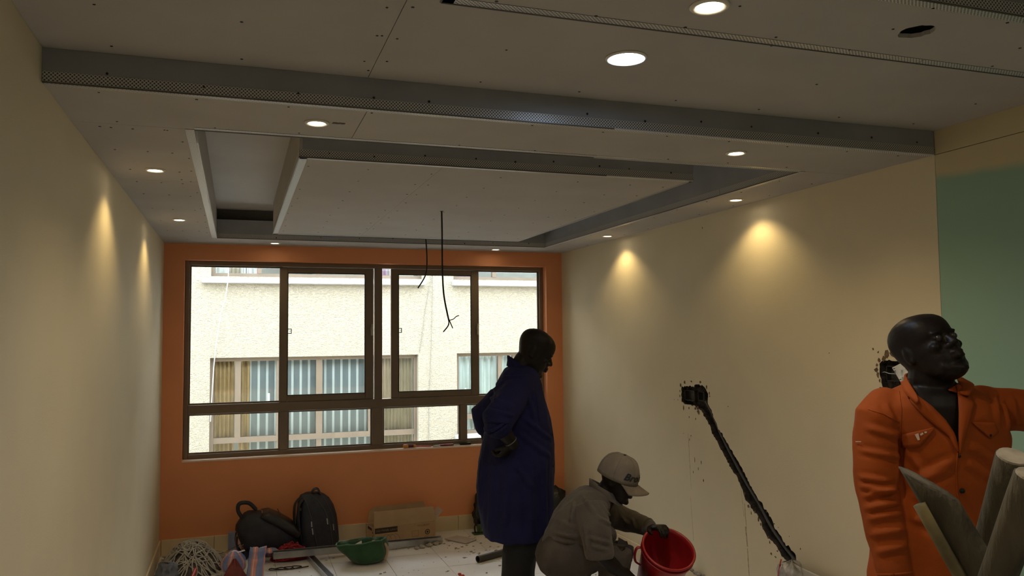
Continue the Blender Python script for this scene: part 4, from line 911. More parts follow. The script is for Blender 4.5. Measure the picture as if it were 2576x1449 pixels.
tag(rub.build('ledge_rubble', M('dark_rubble', (.09, .075, .065), .95, var=.6, scale=30, col2=(.5, .46, .42)), own=(XR, 4.8, .124)), 'plaster rubble gathered on the right skirting behind the red bucket', 'rubble', kind='stuff')
# ---- silver packet under the chase, pale board beside it
SP = Vector((2.785, 3.615, 0)); foil = M('silver_grey_foil', (.42, .40, .38), .38, metal=.25, var=.35, scale=26, bump=.6, bscale=45)
mb = sack(SP, .065, .075, .49, 12, .92, rough=.2, n=30, m=22); 
for i, q in enumerate(mb.v): mb.v[i] = Vector((min(q.x, XR-.014), q.y, q.z))
wrinkle(mb, .006, 16, 2); t = thing('foil_bundle', SP, 'crinkled silver wrapped bundle standing under the wall chase', 'bundle'); mb.build('wrapping', foil, t, True); st_ = BVHTree.FromPolygons(mb.v, mb.f)
def dr(pts, off=.003): return [(lambda d: (st_.ray_cast(CAMO, d)[0] or at(*p, d=4.2))-d*off)((at(*p, d=1)-CAMO).normalized()) for p in pts]
MB().tube(dr(resample(((1965, 1408), (1962, 1420), (1959, 1440), (1957, 1460)), 10)), .004, 6).build('red_cord', redp, t, True)
q0, q1 = at(2014, 1429, x=2.80), at(2090, 1462, x=2.80)
tag(bevel(MB().prism([(2.80, q0.y, q0.z), (2.80, q1.y-.1, q0.z-.01), (2.74, q1.y-.1, .002), (2.74, q0.y, .002)], (.012, 0, 0)).build('offcut_board', M('pale_grey_board', (.50, .47, .42), .8), own=(2.76, q0.y, 0)), .002), 'pale board offcut leaning on the wall right of the silver bundle', 'board')
# ---- tools on the window sill
zs = WZ0+.0125; ys_ = D+.03
sd1 = thing('screwdriver', (1.45, ys_, zs), 'screwdriver with yellow and maroon handle on the window sill', 'screwdriver')
yo = M('amber_plastic', (.62, .27, .06), .35); mar = M('maroon_grip', (.12, .02, .02), .5)
MB().lathe([(.006, -.0), (.0155, .004), (.017, .02), (.0145, .045)], Vector((1.366, ys_, zs+.017)), 14, Matrix.Rotation(pi/2, 3, 'Y')).build('handle', yo, sd1, True)
MB().lathe([(.0145, .0), (.0135, .02), (.0145, .045)], Vector((1.411, ys_, zs+.0165)), 14, Matrix.Rotation(pi/2, 3, 'Y')).build('grip_band', mar, sd1, True)
MB().lathe([(.0135, .0), (.013, .012), (.009, .024)], Vector((1.456, ys_, zs+.016)), 14, Matrix.Rotation(pi/2, 3, 'Y')).build('handle_nose', yo, sd1, True)
MB().tube([(1.478, ys_, zs+.015), (1.60, ys_-.005, zs+.006), (1.612, ys_-.005, zs+.006)], .0042, 8).build('red_shank', redp, sd1, True)
pl = thing('pliers', (1.70, ys_, zs), 'red handled pliers with steel jaws on the window sill', 'pliers')
MB().obox((1.665, ys_, zs+.008), (.032, .004, .002), (0, .009, 0), (0, 0, .005)).build('jaw', chrome, pl); MB().obox((1.655, ys_-.012, zs+.006), (.024, .006, 0), (0, .005, 0), (0, 0, .004)).build('jaw', chrome, pl)
for q in (-1, 1): MB().tube(bez([(1.70, ys_+q*.004, zs+.010), (1.75, ys_+q*.016, zs+.010), (1.81, ys_+q*.010, zs+.010)], 5), .0075, 8).build('handle', redp if q > 0 else mar, pl, True)
c2_ = thing('chisel', (1.90, ys_+.012, zs), 'steel blade with a black handle at the right end of the sill', 'chisel')
MB().obox((1.845, ys_+.01, zs+.007), (.03, 0, 0), (0, .007, 0), (0, 0, .0035)).build('blade', chrome, c2_); bevel(MB().obox((1.925, ys_+.012, zs+.011), (.052, 0, 0), (0, .010, 0), (0, 0, .0105)).build('handle', blackc, c2_), .004)
# ---- dangling socket plate by the second break
px_ = lambda x, y, d: at(2180+x/6.587, 790+y/6.587, x=XR-d)
sp_ = thing('socket_plate', px_(560, 1000, .035), 'white double socket plate dangling on wires from the wall break', 'socket plate')
q = [px_(418, 888, .030), px_(555, 820, .040), px_(700, 1000, .05), px_(735, 1055, .05), px_(590, 1175, .03)]
bevel(MB().prism(q, (.009, 0, 0)).build('face_plate', plate, sp_), .0015)
for c_ in ((565, 940), (580, 1050)):
    p = px_(c_[0], c_[1], .046); bevel(MB().obox(p, (.006, 0, 0), (0, .006, .001), (0, -.001, .0045)).build('switch_rocker', plate, sp_), .001)
mb = MB()
for c_ in ((455, 905), (470, 945), (470, 975), (560, 1085), (580, 1125), (640, 1010)): p = px_(c_[0], c_[1], .0415); mb.obox(p, (.004, 0, 0), (0, .0016, 0), (0, 0, .0016))
tag(mb.build('socket_slots', blackc, sp_), kind='stuff')
MB().tube(bez([px_(480, 990, .033), px_(380, 985, .02), px_(300, 960, .0), px_(260, 970, -.02)], 5), .0014, 6).build('lead_wire', plate, sp_, True)
# ---- red bucket held up and tipped towards the viewer
BK = at(1682, 1381, d=3.96); ax = (UP*.80-FW*.55+AX*.16).normalized(); e1 = (AX-ax*AX.dot(ax)).normalized(); e2 = ax.cross(e1)
rb_ = Matrix((e1, e2, ax)).transposed()
redb = M('red_bucket_plastic', (.33, .012, .016), .32, var=.08, scale=8, spec=.5)
bk = thing('bucket', BK-ax*.27, 'red plastic bucket tipped in the crouching man\'s hands', 'bucket')
MB().lathe([(.092, -.27), (.098, -.272), (.127, -.02), (.127, -.004), (.134, -.004), (.136, .003), (.130, .006), (.123, .003), (.122, -.02), (.094, -.264), (.002, -.266)], BK, 48, rb_, cap0=True).build('bucket_body', redb, bk, True)
MB().lathe([(.128, -.018), (.1345, -.020), (.1345, -.026), (.127, -.028)], BK, 48, rb_, closed=True).build('rim_rib', redb, bk, True)
ear = bez([BK-e1*.128-ax*.03+e2*.02, BK-e1*.150-ax*.035+e2*.015, BK-e1*.156-ax*.065, BK-e1*.145-ax*.10-e2*.01, BK-e1*.118-ax*.115-e2*.015], 6)
MB().tube(ear, [(.005, .008)]*len(ear), 8, ref=ax).build('ear_handle', redb, bk, True)
# ---- rough timber props in front on the right
bark = M('weathered_pole_wood', (.09, .074, .048), .85, var=.6, scale=11, bump=1.6, bscale=40, stretch=(1, 1, .25)); cutw = M('sawn_end_grain', (.42, .36, .28), .85, var=.2, scale=30)
def pole(a, b, r0, r1, seed, n=18, m=26):
    a, b = Vector(a), Vector(b); d = (b-a).normalized(); s_ = d.orthogonal().normalized(); q_ = d.cross(s_); rs = []
    for i in range(m+1):
        t_ = i/m; c = a.lerp(b, t_)+s_*.006*noise.noise(Vector((t_*4, seed, 0))); r = r0+(r1-r0)*t_
        rs.append([c+(s_*cos(2*pi*j/n)+q_*sin(2*pi*j/n))*r*(1+.10*noise.noise(Vector((cos(2*pi*j/n)*1.5, sin(2*pi*j/n)*1.5, t_*7+seed*5)))) for j in range(n)])
    return MB().rings(rs, True, True)
def cut_plane(mb, p, nrm):   # slice off what lies beyond the plane
    bm = bmesh.new(); me = mb.mesh('tmp'); bm.from_mesh(me); bpy.data.meshes.remove(me)
    r = bmesh.ops.bisect_plane(bm, geom=list(bm.verts)+list(bm.edges)+list(bm.faces), plane_co=p, plane_no=nrm, clear_outer=True)
    bmesh.ops.holes_fill(bm, edges=[e for e in bm.edges if e.is_boundary]); bm.verts.index_update()
    mb.v = [v.co.copy() for v in bm.verts]; mb.f = [tuple(v.index for v in f.verts) for f in bm.faces]; bm.free(); return mb
def to_floor(p0, p1): d = p1-p0; return p0+d*((.0-p0.z)/d.z)
# left pole, axe-cut to a slanted point
p0, p1 = at(2338, 1222, d=1.72), at(2474, 1449, d=1.66); ft = to_floor(p0, p1); d = (p0-ft).normalized()
t = thing('timber_prop', ft, 'leftmost timber prop with an axe-cut slanted point', 'timber pole', 'rough timber props')
mb = pole(ft, p0+d*.10, .040, .036, 1); tip = at(2292, 1199, d=1.72); r_ = at(2380, 1238, d=1.72)
cn_ = ((r_-tip).cross(FF)).normalized(); cn_ = cn_ if cn_.dot(d) > 0 else -cn_; cn_ = (cn_+d*.0-FF*.25).normalized()
cut_plane(mb, tip.lerp(r_, .5), cn_); mb.build('pole_shaft', bark, t, True)
p0, p1 = at(2312, 1268, d=1.70), at(2415, 1449, d=1.66); ft2 = to_floor(p0, p1)
mb = pole(ft2, p0, .018, .013, 5, 12); mb.build('split_strip', M('yellowed_inner_wood', (.16, .13, .065), .85, var=.4, scale=14), t, True)
for nm, a, b_, r, lab, sd_ in (('timber_prop', at(2548, 1150, d=1.66), at(2478, 1400, d=1.76), .032, 'middle upright timber prop with a pale sawn top', 2), ('timber_prop', at(2600, 1200, d=1.46), at(2520, 1420, d=1.52), .031, 'rightmost timber prop leaning across the bottom right corner', 3)):
    ft = to_floor(a, b_); t = thing(nm, ft, lab, 'timber pole', 'rough timber props'); d = (a-ft).normalized()
    pole(ft, a, r*1.05, r, sd_).build('pole_shaft', bark, t, True)
    MB().lathe([(r*.96, 0), (r*.92, .004), (.002, .005)], a, 18, d.to_track_quat('Z', 'Y').to_matrix()).build('sawn_end', cutw, t)
# ================================================================ people
skin = M('dark_brown_skin', (.012, .0078, .0058), .46, var=.18, scale=14, bump=.06, bscale=200, spec=.22)
eyew = M('eye_white', (.035, .028, .024), .3)
HEAD = [  # z, front, back, half width
    (.000, .066, .022, .022), (.008, .080, .004, .036), (.022, .087, -.020, .050), (.036, .083, -.042, .057), (.048, .087, -.055, .061), (.064, .089, -.064, .064),
    (.080, .086, -.072, .067), (.095, .086, -.080, .070), (.110, .083, -.087, .0715), (.122, .083, -.092, .072), (.134, .092, -.096, .0735), (.150, .093, -.099, .0755),
    (.170, .090, -.098, .0765), (.188, .082, -.091, .0740), (.203, .067, -.078, .067), (.215, .046, -.058, .054), (.223, .022, -.036, .036), (.226, -.004, -.022, .014)]
def head(mb, T, s=1.):
    R = Matrix((T(Vector((1,0,0)))-T(Vector((0,0,0))), T(Vector((0,1,0)))-T(Vector((0,0,0))), T(Vector((0,0,1)))-T(Vector((0,0,0))))).transposed(); R = R*(1/(T(Vector((1,0,0)))-T(Vector((0,0,0)))).length)
    rs = []
    for z, f, b, w_ in HEAD:
        c, rx = (f+b)/2, (f-b)/2; r = []
        for j in range(32):
            a = 2*pi*j/32; ca, sa = cos(a), sin(a); e = 2.35; q = (abs(ca)**e+abs(sa)**e)**(-1/e)
            r.append(T(Vector((c+rx*ca*q, w_*sa*q, z))))
        rs.append(r)
    mb.rings(rs)
    L = lambda x, y, z: T(Vector((x, y, z)))
    k = (L(1, 0, 0)-L(0, 0, 0)).length
    def E(c, r): mb.ell(L(*c), tuple(q*k for q in r), R, 12, 8)
    mb.tube([L(.080, 0, .124), L(.091, 0, .108), L(.100, 0, .092)], [.008*k, .010*k, .0125*k], 10)      # nose
    for y in (-1, 1):
        E((.091, y*.0150, .0865), (.011, .0105, .009)); E((.084, y*.030, .132), (.0105, .020, .005))        # nostril wing, brow
        E((.080, y*.031, .1165), (.010, .0155, .0085)); E((.066, y*.042, .094), (.018, .019, .015))         # eyelid, cheekbone
        E((-.008, y*.073, .108), (.017, .007, .030)); E((-.004, y*.076, .088), (.010, .006, .012))          # ear
        E((.040, y*.046, .035), (.030, .010, .020))
    E((.092, 0, .0640), (.012, .023, .0078)); E((.092, 0, .0500), (.0115, .021, .0078)); E((.082, 0, .016), (.012, .020, .013))   # lips, chin
def hand(mb, wrist, d, n, side=1, curl=(.35, .45, .3), s=1., spread=.05, thumb=.7):
    """five-fingered hand; d finger direction, n palm normal, side +1/-1 chooses the thumb side"""
    d = Vector(d).normalized(); n = Vector(n); n = (n-d*n.dot(d)).normalized(); t = d.cross(n)*side; w0 = Vector(wrist)
    mb.tube([w0, w0+d*.03*s, w0+d*.062*s, w0+d*.088*s], [(.017*s, .026*s), (.016*s, .036*s), (.0145*s, .041*s), (.012*s, .039*s)], 14, ref=n)
    for i, (off, ln) in enumerate(((.029, .066), (.0095, .076), (-.0105, .071), (-.029, .054))):
        p = w0+d*(.084-.004*abs(i-1.3))*s+t*off*s; ang = 0.; dd = (d+t*off*spread*18).normalized(); pts = [p-d*.02*s]; rr = [.0095*s]
        for q, f in enumerate((.46, .30, .24)):
            pts.append(p.copy()); rr.append((.0092-.0007*q)*s); ang += curl[q]*(1+.08*i)
            p = p+(dd*cos(ang)+n*sin(ang))*ln*f*s
        pts.append(p); rr.append(.0066*s); mb.tube(pts, rr, 10)
    b = w0+d*.022*s+t*.026*s; td = (d*.62+t*thumb+n*.35).normalized(); td2 = (d*.9+t*.25+n*.4).normalized()
    mb.tube([w0+d*.012*s+t*.012*s, b, b+td*.034*s, b+td*.034*s+td2*.030*s], [.014*s, .0125*s, .0105*s, .008*s], 10)
def shoe(mb, heel, d, s=1.):
    d = Vector(d).normalized(); q = d.cross(UP); h = Vector(heel)
    prof = [(-.02, .028, .03), (.0, .036, .075), (.05, .037, .085), (.10, .038, .070), (.16, .046, .052), (.21, .048, .042), (.25, .040, .034), (.272, .02, .02)]
    mb.rings([[h+d*x*s+q*w_*s*cos(2*pi*j/16)+UP*max(0.001, hh_*s*(.5+.5*sin(2*pi*j/16))) for j in range(16)] for x, w_, hh_ in prof])
def ringpx(P, k, y, L, R, hd, n=32, e=2.3, w=0., tilt=0.):
    c = P((L+R)/2, y, w); hw = (R-L)/2*k; r = []
    for j in range(n):
        a = 2*pi*j/n; ca, sa = cos(a), sin(a); q = (abs(ca)**e+abs(sa)**e)**(-1/e)
        r.append(c+AX*hw*ca*q-FW*hd*sa*q+UP*tilt*ca)
    return r
def inset(rows, dx, dh): return [(y, L+dx, R-dx, max(.04, hd-dh)) for y, L, R, hd in rows]
def px_of(p): q = p-CAMO; d = q.dot(FF); return (1288+F*q.dot(CR)/d, 724.5-F*q.dot(CU)/d)
def inside(pt, poly):
    x, y = pt; c = False; n = len(poly)
    for i in range(n):
        (x1, y1), (x2, y2) = poly[i], poly[i-1]
        if (y1 > y) != (y2 > y) and x < (x2-x1)*(y-y1)/(y2-y1)+x1: c = not c
    return c
def cast(bvh, px, py, off, d0):
    d = (at(px, py, d=1)-CAMO).normalized(); h = bvh.ray_cast(CAMO, d)
    if h[0] is None or abs((h[0]-CAMO).dot(FF)-d0) > .5: h = bvh.find_nearest(at(px, py, d=d0-.12))
    return h[0]-d*off
def strip(bvh, ea, eb, nm, mat, par, d0, n=18, m=5, off=.004, th=.004, bow=0.):
    A_, B_ = resample(ea, n), resample(eb, n); vs = []
    for j in range(m):
        for i in range(n):
            t_ = j/(m-1); vs.append(cast(bvh, A_[i][0]*(1-t_)+B_[i][0]*t_, A_[i][1]*(1-t_)+B_[i][1]*t_, off+bow*sin(pi*t_), d0))
    mb = MB().add(vs, [(j*n+i, j*n+i+1, (j+1)*n+i+1, (j+1)*n+i) for j in range(m-1) for i in range(n-1)])
    o = mb.build(nm, mat, par, True); md = o.modifiers.new('t', 'SOLIDIFY'); md.thickness = th; md.offset = 0; return o
def cloth(nm, mb, mat, par, vox=.007, sm=3, wr=((.004, 11, (1, 1, .6)),), cut=None, folds=(), d0=4.):
    f = fuse(mb, vox, sm)
    for k, (a, sc, stt) in enumerate(wr): wrinkle(f, a, sc, 3*k+len(nm), stt)
    bv = BVHTree.FromPolygons(f.v, f.f)
    if folds: crease(f, bv, folds, d0); bv = BVHTree.FromPolygons(f.v, f.f)
    if cut:
        nn = normals(f); f.f = [q for q in f.f if not (nn[q[0]].dot(FW) < .15 and inside(px_of(f.v[q[0]]), cut))]
    return f.build(nm, mat, par, True), bv

# ---------------------------------------------------------------- man in the blue dust coat
D0 = 4.38; K = D0/F
P = lambda x, y, w=0.: at(x, y, d=D0-w)
coatm = M('navy_work_coat', (.0115, .0115, .050), .85, var=.16, scale=9, bump=.25, bscale=170, spec=.2)
trou = M('black_trousers', (.008, .008, .008), .85, var=.2, scale=12, bump=.3, bscale=120)
th_ = radians(28); hf = (AX*cos(th_)-UP*sin(th_)-FW*.0).normalized(); hu = (AX*sin(th_)+UP*cos(th_)).normalized(); hl_ = hu.cross(hf)
hs = 1.08; chin = P(1353, 950); HO = chin-hf*.075*hs-hu*.004*hs
TH1 = lambda v: HO+(hf*v.x+hl_*v.y+hu*v.z)*hs
COAT = [(918, 1284, 1338, .075), (930, 1270, 1350, .125), (945, 1258, 1356, .17), (965, 1247, 1361, .198), (1000, 1236, 1369, .205), (1040, 1228, 1381, .20), (1080, 1220, 1389, .195), (1120, 1211, 1393, .197), (1160, 1204, 1394, .203), (1220, 1198, 1393, .21), (1280, 1203, 1392, .215), (1320, 1210, 1392, .215), (1345, 1217, 1389, .21)]
feet = P(1300, 1450).copy(); feet.z = 0
NE, FE = P(1250, 1062, .285), P(1212, 1042, -.27)
body = MB(); head(body, TH1)
body.tube([TH1(Vector((-.020, 0, .055))), P(1312, 925), P(1300, 955)], [.062, .064, .075], 16)
body.rings([ringpx(P, K, *r) for r in inset(COAT[1:], 14, .035)])
NW = P(1291, 1119, .245)
body.tube([P(1305, 985, .16), NE, NE+(NW-NE)*.35, NE+(NW-NE)*.8, NW], [.052, .042, .043, .033, .029], 14)
hand(body, NW+(NE-NW).normalized()*.004, -AX*.50+FW*.30-UP*.62, -AX*.55+FW*.5+UP*.55, -1, (.55, .75, .45), .98, .05, .5)
FWR = P(1228, 1120, -.235)
body.tube([P(1295, 985, -.16), FE, FWR], [.052, .042, .030], 14); hand(body, FWR, -UP*.7+AX*.5, AX, 1, (.3, .4, .3))
hipz = feet+UP*.86
for sgn, fx in ((1, -.01), (-1, .03)):
    h0 = P(1305, 1250, sgn*.09); kn = P(1302+fx*100, 1424, sgn*.10); an = feet-FW*sgn*.11+AX*(.0+fx)+UP*.09
    body.tube([h0, kn, kn.lerp(an, .35), an, an-UP*.05], [.085, .058, .055, .036, .034], 14); body.tube([an-UP*.05, an-UP*.06+AX*.13], [.035, .03], 10)
person = tag(fuse(body, .0045, 3).build('person', skin, own=feet, smooth=True), 'man standing in profile in a navy dust coat, hand on hip, looking down', 'person')
cm = MB(); cm.rings([ringpx(P, K, *r) for r in COAT])
cm.tube([P(1306, 978, .145), P(1282, 1018, .225), NE+UP*.005, NE+(NW-NE)*.12], [.082, .082, .080, .070], 18)
cm.tube([P(1296, 982, -.15), P(1252, 1012, -.22), FE, P(1222, 1070, -.25)], [.080, .078, .070, .064], 18)
FB = [(1232, 1000, 1290, 1022, .010, .012), (1226, 1030, 1292, 1046, .010, .012), (1222, 1056, 1280, 1064, .009, .010), (1240, 985, 1262, 960, .010, .009), (1262, 950, 1330, 945, .010, .008), (1222, 1120, 1204, 1290, .014, .014), (1240, 1180, 1232, 1335, .018, .010),
      (1318, 1050, 1388, 1108, .012, .010), (1305, 1090, 1385, 1150, .014, .009), (1330, 1000, 1350, 1070, .012, .008), (1275, 1200, 1268, 1335, .02, .010), (1330, 1190, 1340, 1345, .02, .010), (1370, 1160, 1372, 1345, .016, .009), (1300, 1170, 1340, 1230, .014, .008)]
coat, cbv = cloth('coat', cm, coatm, person, .008, 3, ((.008, 5.0, (1, 1, .45)), (.003, 12, (1, 1, .7))), folds=FB, d0=D0)
def belt(c, r, nrm, t_, mat, nm, par, sq=(1, 1), n=28):
    nrm = Vector(nrm).normalized(); a = nrm.orthogonal().normalized(); b = nrm.cross(a); pts = [Vector(c)+a*cos(2*pi*j/n)*r*sq[0]+b*sin(2*pi*j/n)*r*sq[1] for j in range(n+1)]
    return MB().tube(pts, t_, 8, ends=False).build(nm, mat, par, True)
fd = (NW-NE).normalized(); cuff_c = NE+(NW-NE)*.13
belt(cuff_c, .064, fd, .012, coatm, 'rolled_cuff', person); belt(cuff_c-fd*.022, .069, fd, .010, coatm, 'rolled_cuff', person)
# stand-up collar: a band leaning with the neck
rs = []; cn0, cn1 = P(1312, 940), P(1308, 922)
for hgt, gr in ((0, 1.12), (.5, 1.02), (1, .98), (1, .86), (.4, .86)):
    r = []
    for j in range(32):
        a = 2*pi*j/32; back = max(0, -cos(a)); c_ = cn0.lerp(cn1, hgt)
        r.append(c_+AX*(.082*gr*cos(a)+.01)-FW*.078*gr*sin(a)+UP*(-.045*cos(a)+.006*hgt*back+hgt*.010))
    rs.append(r)
MB().rings(rs, False, False).build('collar', coatm, person, True)
tm = MB()
for sgn, fx in ((1, -.01), (-1, .03)):
    h0 = P(1316, 1290, sgn*.085); m0 = P(1316, 1350, sgn*.09); kn = P(1303+fx*100, 1424, sgn*.10); an = feet-FW*sgn*.11+AX*(.0+fx)+UP*.07
    tm.tube([h0, m0, kn, kn.lerp(an, .4), an], [.105, .102, .088, .080, .070], 18)
tro, _ = cloth('trousers', tm, trou, person, .009, 3, ((.005, 9, (1, 1, .8)),))
for sgn, fx in ((1, -.01), (-1, .03)):
    sm_ = MB(); shoe(sm_, feet-FW*sgn*.11+AX*(fx-.05), AX); sm_.build('shoe', M('black_shoe_leather', (.02, .018, .016), .5), person, True)
belt(NE+(NW-NE)*.84, .0335, fd, .0028, M('bead_bracelet', (.14, .13, .11), .4, metal=.6), 'bracelet', person)
for x, y in ((1388, 1092), (1391, 1172)):
    q = cast(cbv, x, y, .0, D0); MB().ell(q, .007).build('button', trou, person, True)
seam(cbv, ((1345, 972), (1352, 1010), (1358, 1060)), .0022, 'front_seam', coatm, person, 18, .0005)

# ---------------------------------------------------------------- crouching man with cap
D0 = 4.03; K = D0/F
P = lambda x, y, w=0.: at(x, y, d=D0-w)
jk = M('dusty_brown_jacket', (.088, .072, .060), .9, var=.22, scale=7, bump=.3, bscale=150, sheen=.1); tr2 = M('dusty_dark_trousers', (.062, .050, .042), .9, var=.25, scale=8, bump=.3, bscale=120)
yaw_ = radians(24); pt_ = radians(20)
f0 = (AX*cos(yaw_)-FW*sin(yaw_)); hf = (f0*cos(pt_)-UP*sin(pt_)).normalized(); hu = (f0*sin(pt_)+UP*cos(pt_)).normalized(); hl_ = hu.cross(hf)
hs = .97; HO = P(1570, 1270, .03)-hf*.075*hs
TH2 = lambda v: HO+(hf*v.x+hl_*v.y+hu*v.z)*hs
fc = P(1500, 1400); fc.z = 0
SPN = [(P(1412, 1392), .115, .165), (P(1424, 1362), .118, .17), (P(1446, 1322), .122, .19), (P(1472, 1288), .118, .205), (P(1494, 1262), .10, .19), (P(1507, 1246), .075, .12), (P(1513, 1236), .06, .075)]
def spine(mb, dr=0.):
    rs = []
    for i, (c, r, hd) in enumerate(SPN):
        t_ = (SPN[min(i+1, 6)][0]-SPN[max(i-1, 0)][0]).normalized(); a = (AX-t_*AX.dot(t_)).normalized()
        rs.append([c+a*(r-dr)*cos(2*pi*j/28)-FW*(hd-dr)*sin(2*pi*j/28) for j in range(28)])
    mb.rings(rs)
body = MB(); head(body, TH2); spine(body, .03)
body.tube([TH2(Vector((-.02, 0, .06))), P(1525, 1243), P(1508, 1262)], [.056, .058, .07], 16)
nsh, nel, nwr = P(1487, 1282, .175), P(1507, 1392, .235), P(1598, 1468, .16)
fsh, fel, fwr = P(1523, 1287, -.165), P(1580, 1310, -.20), P(1637, 1328, -.06)
body.tube([nsh, nel, nel.lerp(nwr, .4), nwr], [.045, .038, .040, .027], 14); hand(body, nwr, (BK-ax*.27)-nwr+AX*.02, UP, 1, (.2, .2, .2), 1, .08)
body.tube([fsh, fel, fel.lerp(fwr, .4), fwr], [.045, .038, .038, .027], 14)
rimp = at(1662, 1336, d=4.02); hand(body, fwr, rimp-fwr+UP*.02, -UP*.6-FW*.3+AX*.2, -1, (.45, .75, .6), .98, .05, .6)
for sgn in (1, -1):
    h0 = P(1418, 1392, sgn*.09); kn = P(1555+(8 if sgn < 0 else 0), 1392-(8 if sgn < 0 else 0), sgn*.14); an = fc-FW*sgn*.13+AX*.0+UP*.09
    body.tube([h0, kn, kn.lerp(an, .4), an, an-UP*.05], [.08, .056, .055, .036, .034], 14); body.tube([an-UP*.05, an-UP*.06+AX*.13], [.035, .03], 10)
person2 = tag(fuse(body, .0045, 3).build('person', skin, own=fc, smooth=True), 'man squatting in a dusty brown jacket and grey cap, holding a red bucket', 'person')
jm = MB(); spine(jm)
jm.tube([P(1488, 1270, .15), P(1497, 1325, .205), nel, nel+UP*-.02], [.078, .080, .070, .066], 18, ends=False)
jm.tube([P(1520, 1284, -.14), P(1550, 1298, -.19), fel, fel.lerp(fwr, .90)], [.078, .066, .060, .043], 18)
jm.tube([P(1470, 1360, .12), P(1500, 1385, .15)], [.07, .05], 12); jm.tube([P(1495, 1335, .05), P(1530, 1345, .0)], [.075, .045], 14)
FC = [(1444, 1262, 1437, 1318, .008, .010), (1398, 1340, 1452, 1352, .009, .010), (1392, 1356, 1446, 1366, .009, .010), (1474, 1330, 1480, 1386, .010, .012), (1500, 1300, 1536, 1318, .009, .009), (1482, 1352, 1535, 1366, .008, .010), (1484, 1372, 1528, 1384, .008, .009), (1470, 1252, 1500, 1296, .010, .008),
      (1560, 1300, 1580, 1318, .008, .008), (1590, 1305, 1600, 1330, .007, .007), (1410, 1310, 1450, 1330, .010, .008), (1515, 1270, 1540, 1310, .008, .010)]
jck, jbv = cloth('jacket', jm, jk, person2, .008, 3, ((.006, 6.5, (1, 1, .8)), (.003, 15, (1, 1, 1))), folds=FC, d0=D0)
belt(nel-UP*.012, .058, (nel-nsh), .007, jk, 'sleeve_cuff', person2); belt(fel.lerp(fwr, .88), .041, (fwr-fel), .006, jk, 'sleeve_cuff', person2)
# collar: open band round the neck, dropping to the front
rs = []; c0, c1 = P(1520, 1250), P(1515, 1232)
for hgt, gr in ((0, 1.15), (.6, 1.06), (1, 1.0), (.9, .88), (.2, .88)):
    rs.append([c0.lerp(c1, hgt)+AX*(.073*gr*cos(2*pi*j/32)+.008)-FW*.074*gr*sin(2*pi*j/32)+UP*(-.042*cos(2*pi*j/32)+hgt*.014) for j in range(32)])
MB().rings(rs, False, False).build('collar', jk, person2, True)
rs = [[c0.lerp(c1, hgt)+AX*(.062*cos(2*pi*j/24)+.012)-FW*.062*sin(2*pi*j/24)+UP*(-.045*cos(2*pi*j/24)) for j in range(24)] for hgt in (0, .9)]
o = MB().rings(rs, False, False).build('shirt_collar', M('grey_white_shirt', (.32, .31, .29), .85), person2, True); md = o.modifiers.new('t', 'SOLIDIFY'); md.thickness = .004
fpl = [P(1556, 1352, .0), P(1574, 1362, -.03), P(1594, 1391, -.05), P(1590, 1413, -.05), P(1570, 1402, -.02), P(1552, 1392, .02)]
MB().prism(fpl, FW*.006).build('jacket_flap', jk, person2)
tm = MB()
for sgn in (1, -1):
    h0 = P(1410, 1398, sgn*.085); kn = P(1550+(8 if sgn < 0 else 0), 1398-(8 if sgn < 0 else 0), sgn*.14); an = fc-FW*sgn*.13+AX*.0+UP*.07
    tm.tube([h0, h0.lerp(kn, .5), kn, kn.lerp(an, .5), an], [.112, .105, .084, .080, .068], 18)
tm.ell(P(1410, 1398), (.12, .17, .12))
cloth('trousers', tm, tr2, person2, .009, 3, ((.007, 8, (1, 1, 1)),))
for sgn in (1, -1):
    sm_ = MB(); shoe(sm_, fc-FW*sgn*.13+AX*-.05, AX); sm_.build('shoe', M('black_shoe_leather', (.02, .018, .016)), person2, True)
capm = M('faded_grey_cap_cotton', (.19, .158, .125), .9, var=.14, scale=16, bump=.25, bscale=190)
CR_ = []
for q in range(11):
    t_ = q/10*pi/2; CR_.append((.118+.122*sin(t_), cos(t_)**.62 if q < 10 else .03))
rs = [[TH2(Vector((-.004+.111*k_*cos(2*pi*j/36), .094*k_*sin(2*pi*j/36), z-.012*cos(2*pi*j/36)*0))) for j in range(36)] for z, k_ in CR_]
crown = MB().rings(rs, False, True); cap = crown.build('cap', capm, person2, True); md = cap.modifiers.new('t', 'SOLIDIFY'); md.thickness = .003
kbv = BVHTree.FromPolygons(crown.v, crown.f)
def brim(a, b):
    an = (a-.5)*radians(128); r0x, r0y = .108, .091; out = .072*cos(an*.62)
    x, y = -.004+r0x*cos(an), r0y*sin(an); return TH2(Vector((x+out*b*1.0, y*(1+.10*b), .121-.012*b-.030*(sin(an))**2*b-.004)))
nu, nv = 21, 8; vs = [brim(i/(nu-1), j/(nv-1)) for j in range(nv) for i in range(nu)]
o = MB().add(vs, [(j*nu+i, j*nu+i+1, (j+1)*nu+i+1, (j+1)*nu+i) for j in range(nv-1) for i in range(nu-1)]).build('brim', M('cap_brim_cotton', (.16, .125, .09), .9, var=.2, scale=18), cap, True); md = o.modifiers.new('t', 'SOLIDIFY'); md.thickness = .004
MB().ell(TH2(Vector((-.004, 0, .2405))), (.007, .007, .004)).build('cap_button', trou, cap, True)
for j in range(6):
    an = 2*pi*(j+.5)/6; pts = [TH2(Vector((-.004+.1122*k_*cos(an), .0952*k_*sin(an), z+.0006))) for z, k_ in CR_[:-1]]; MB().tube(pts, .0012, 5).build('panel_seam', capm, cap, True)
txm = text_mb('Brooklyn', .050, (0, 0, 0), (1, 0, 0), (0, 1, 0), 0, .35, bold=.0012)
wmax = max(v.x for v in txm.v); pts = []
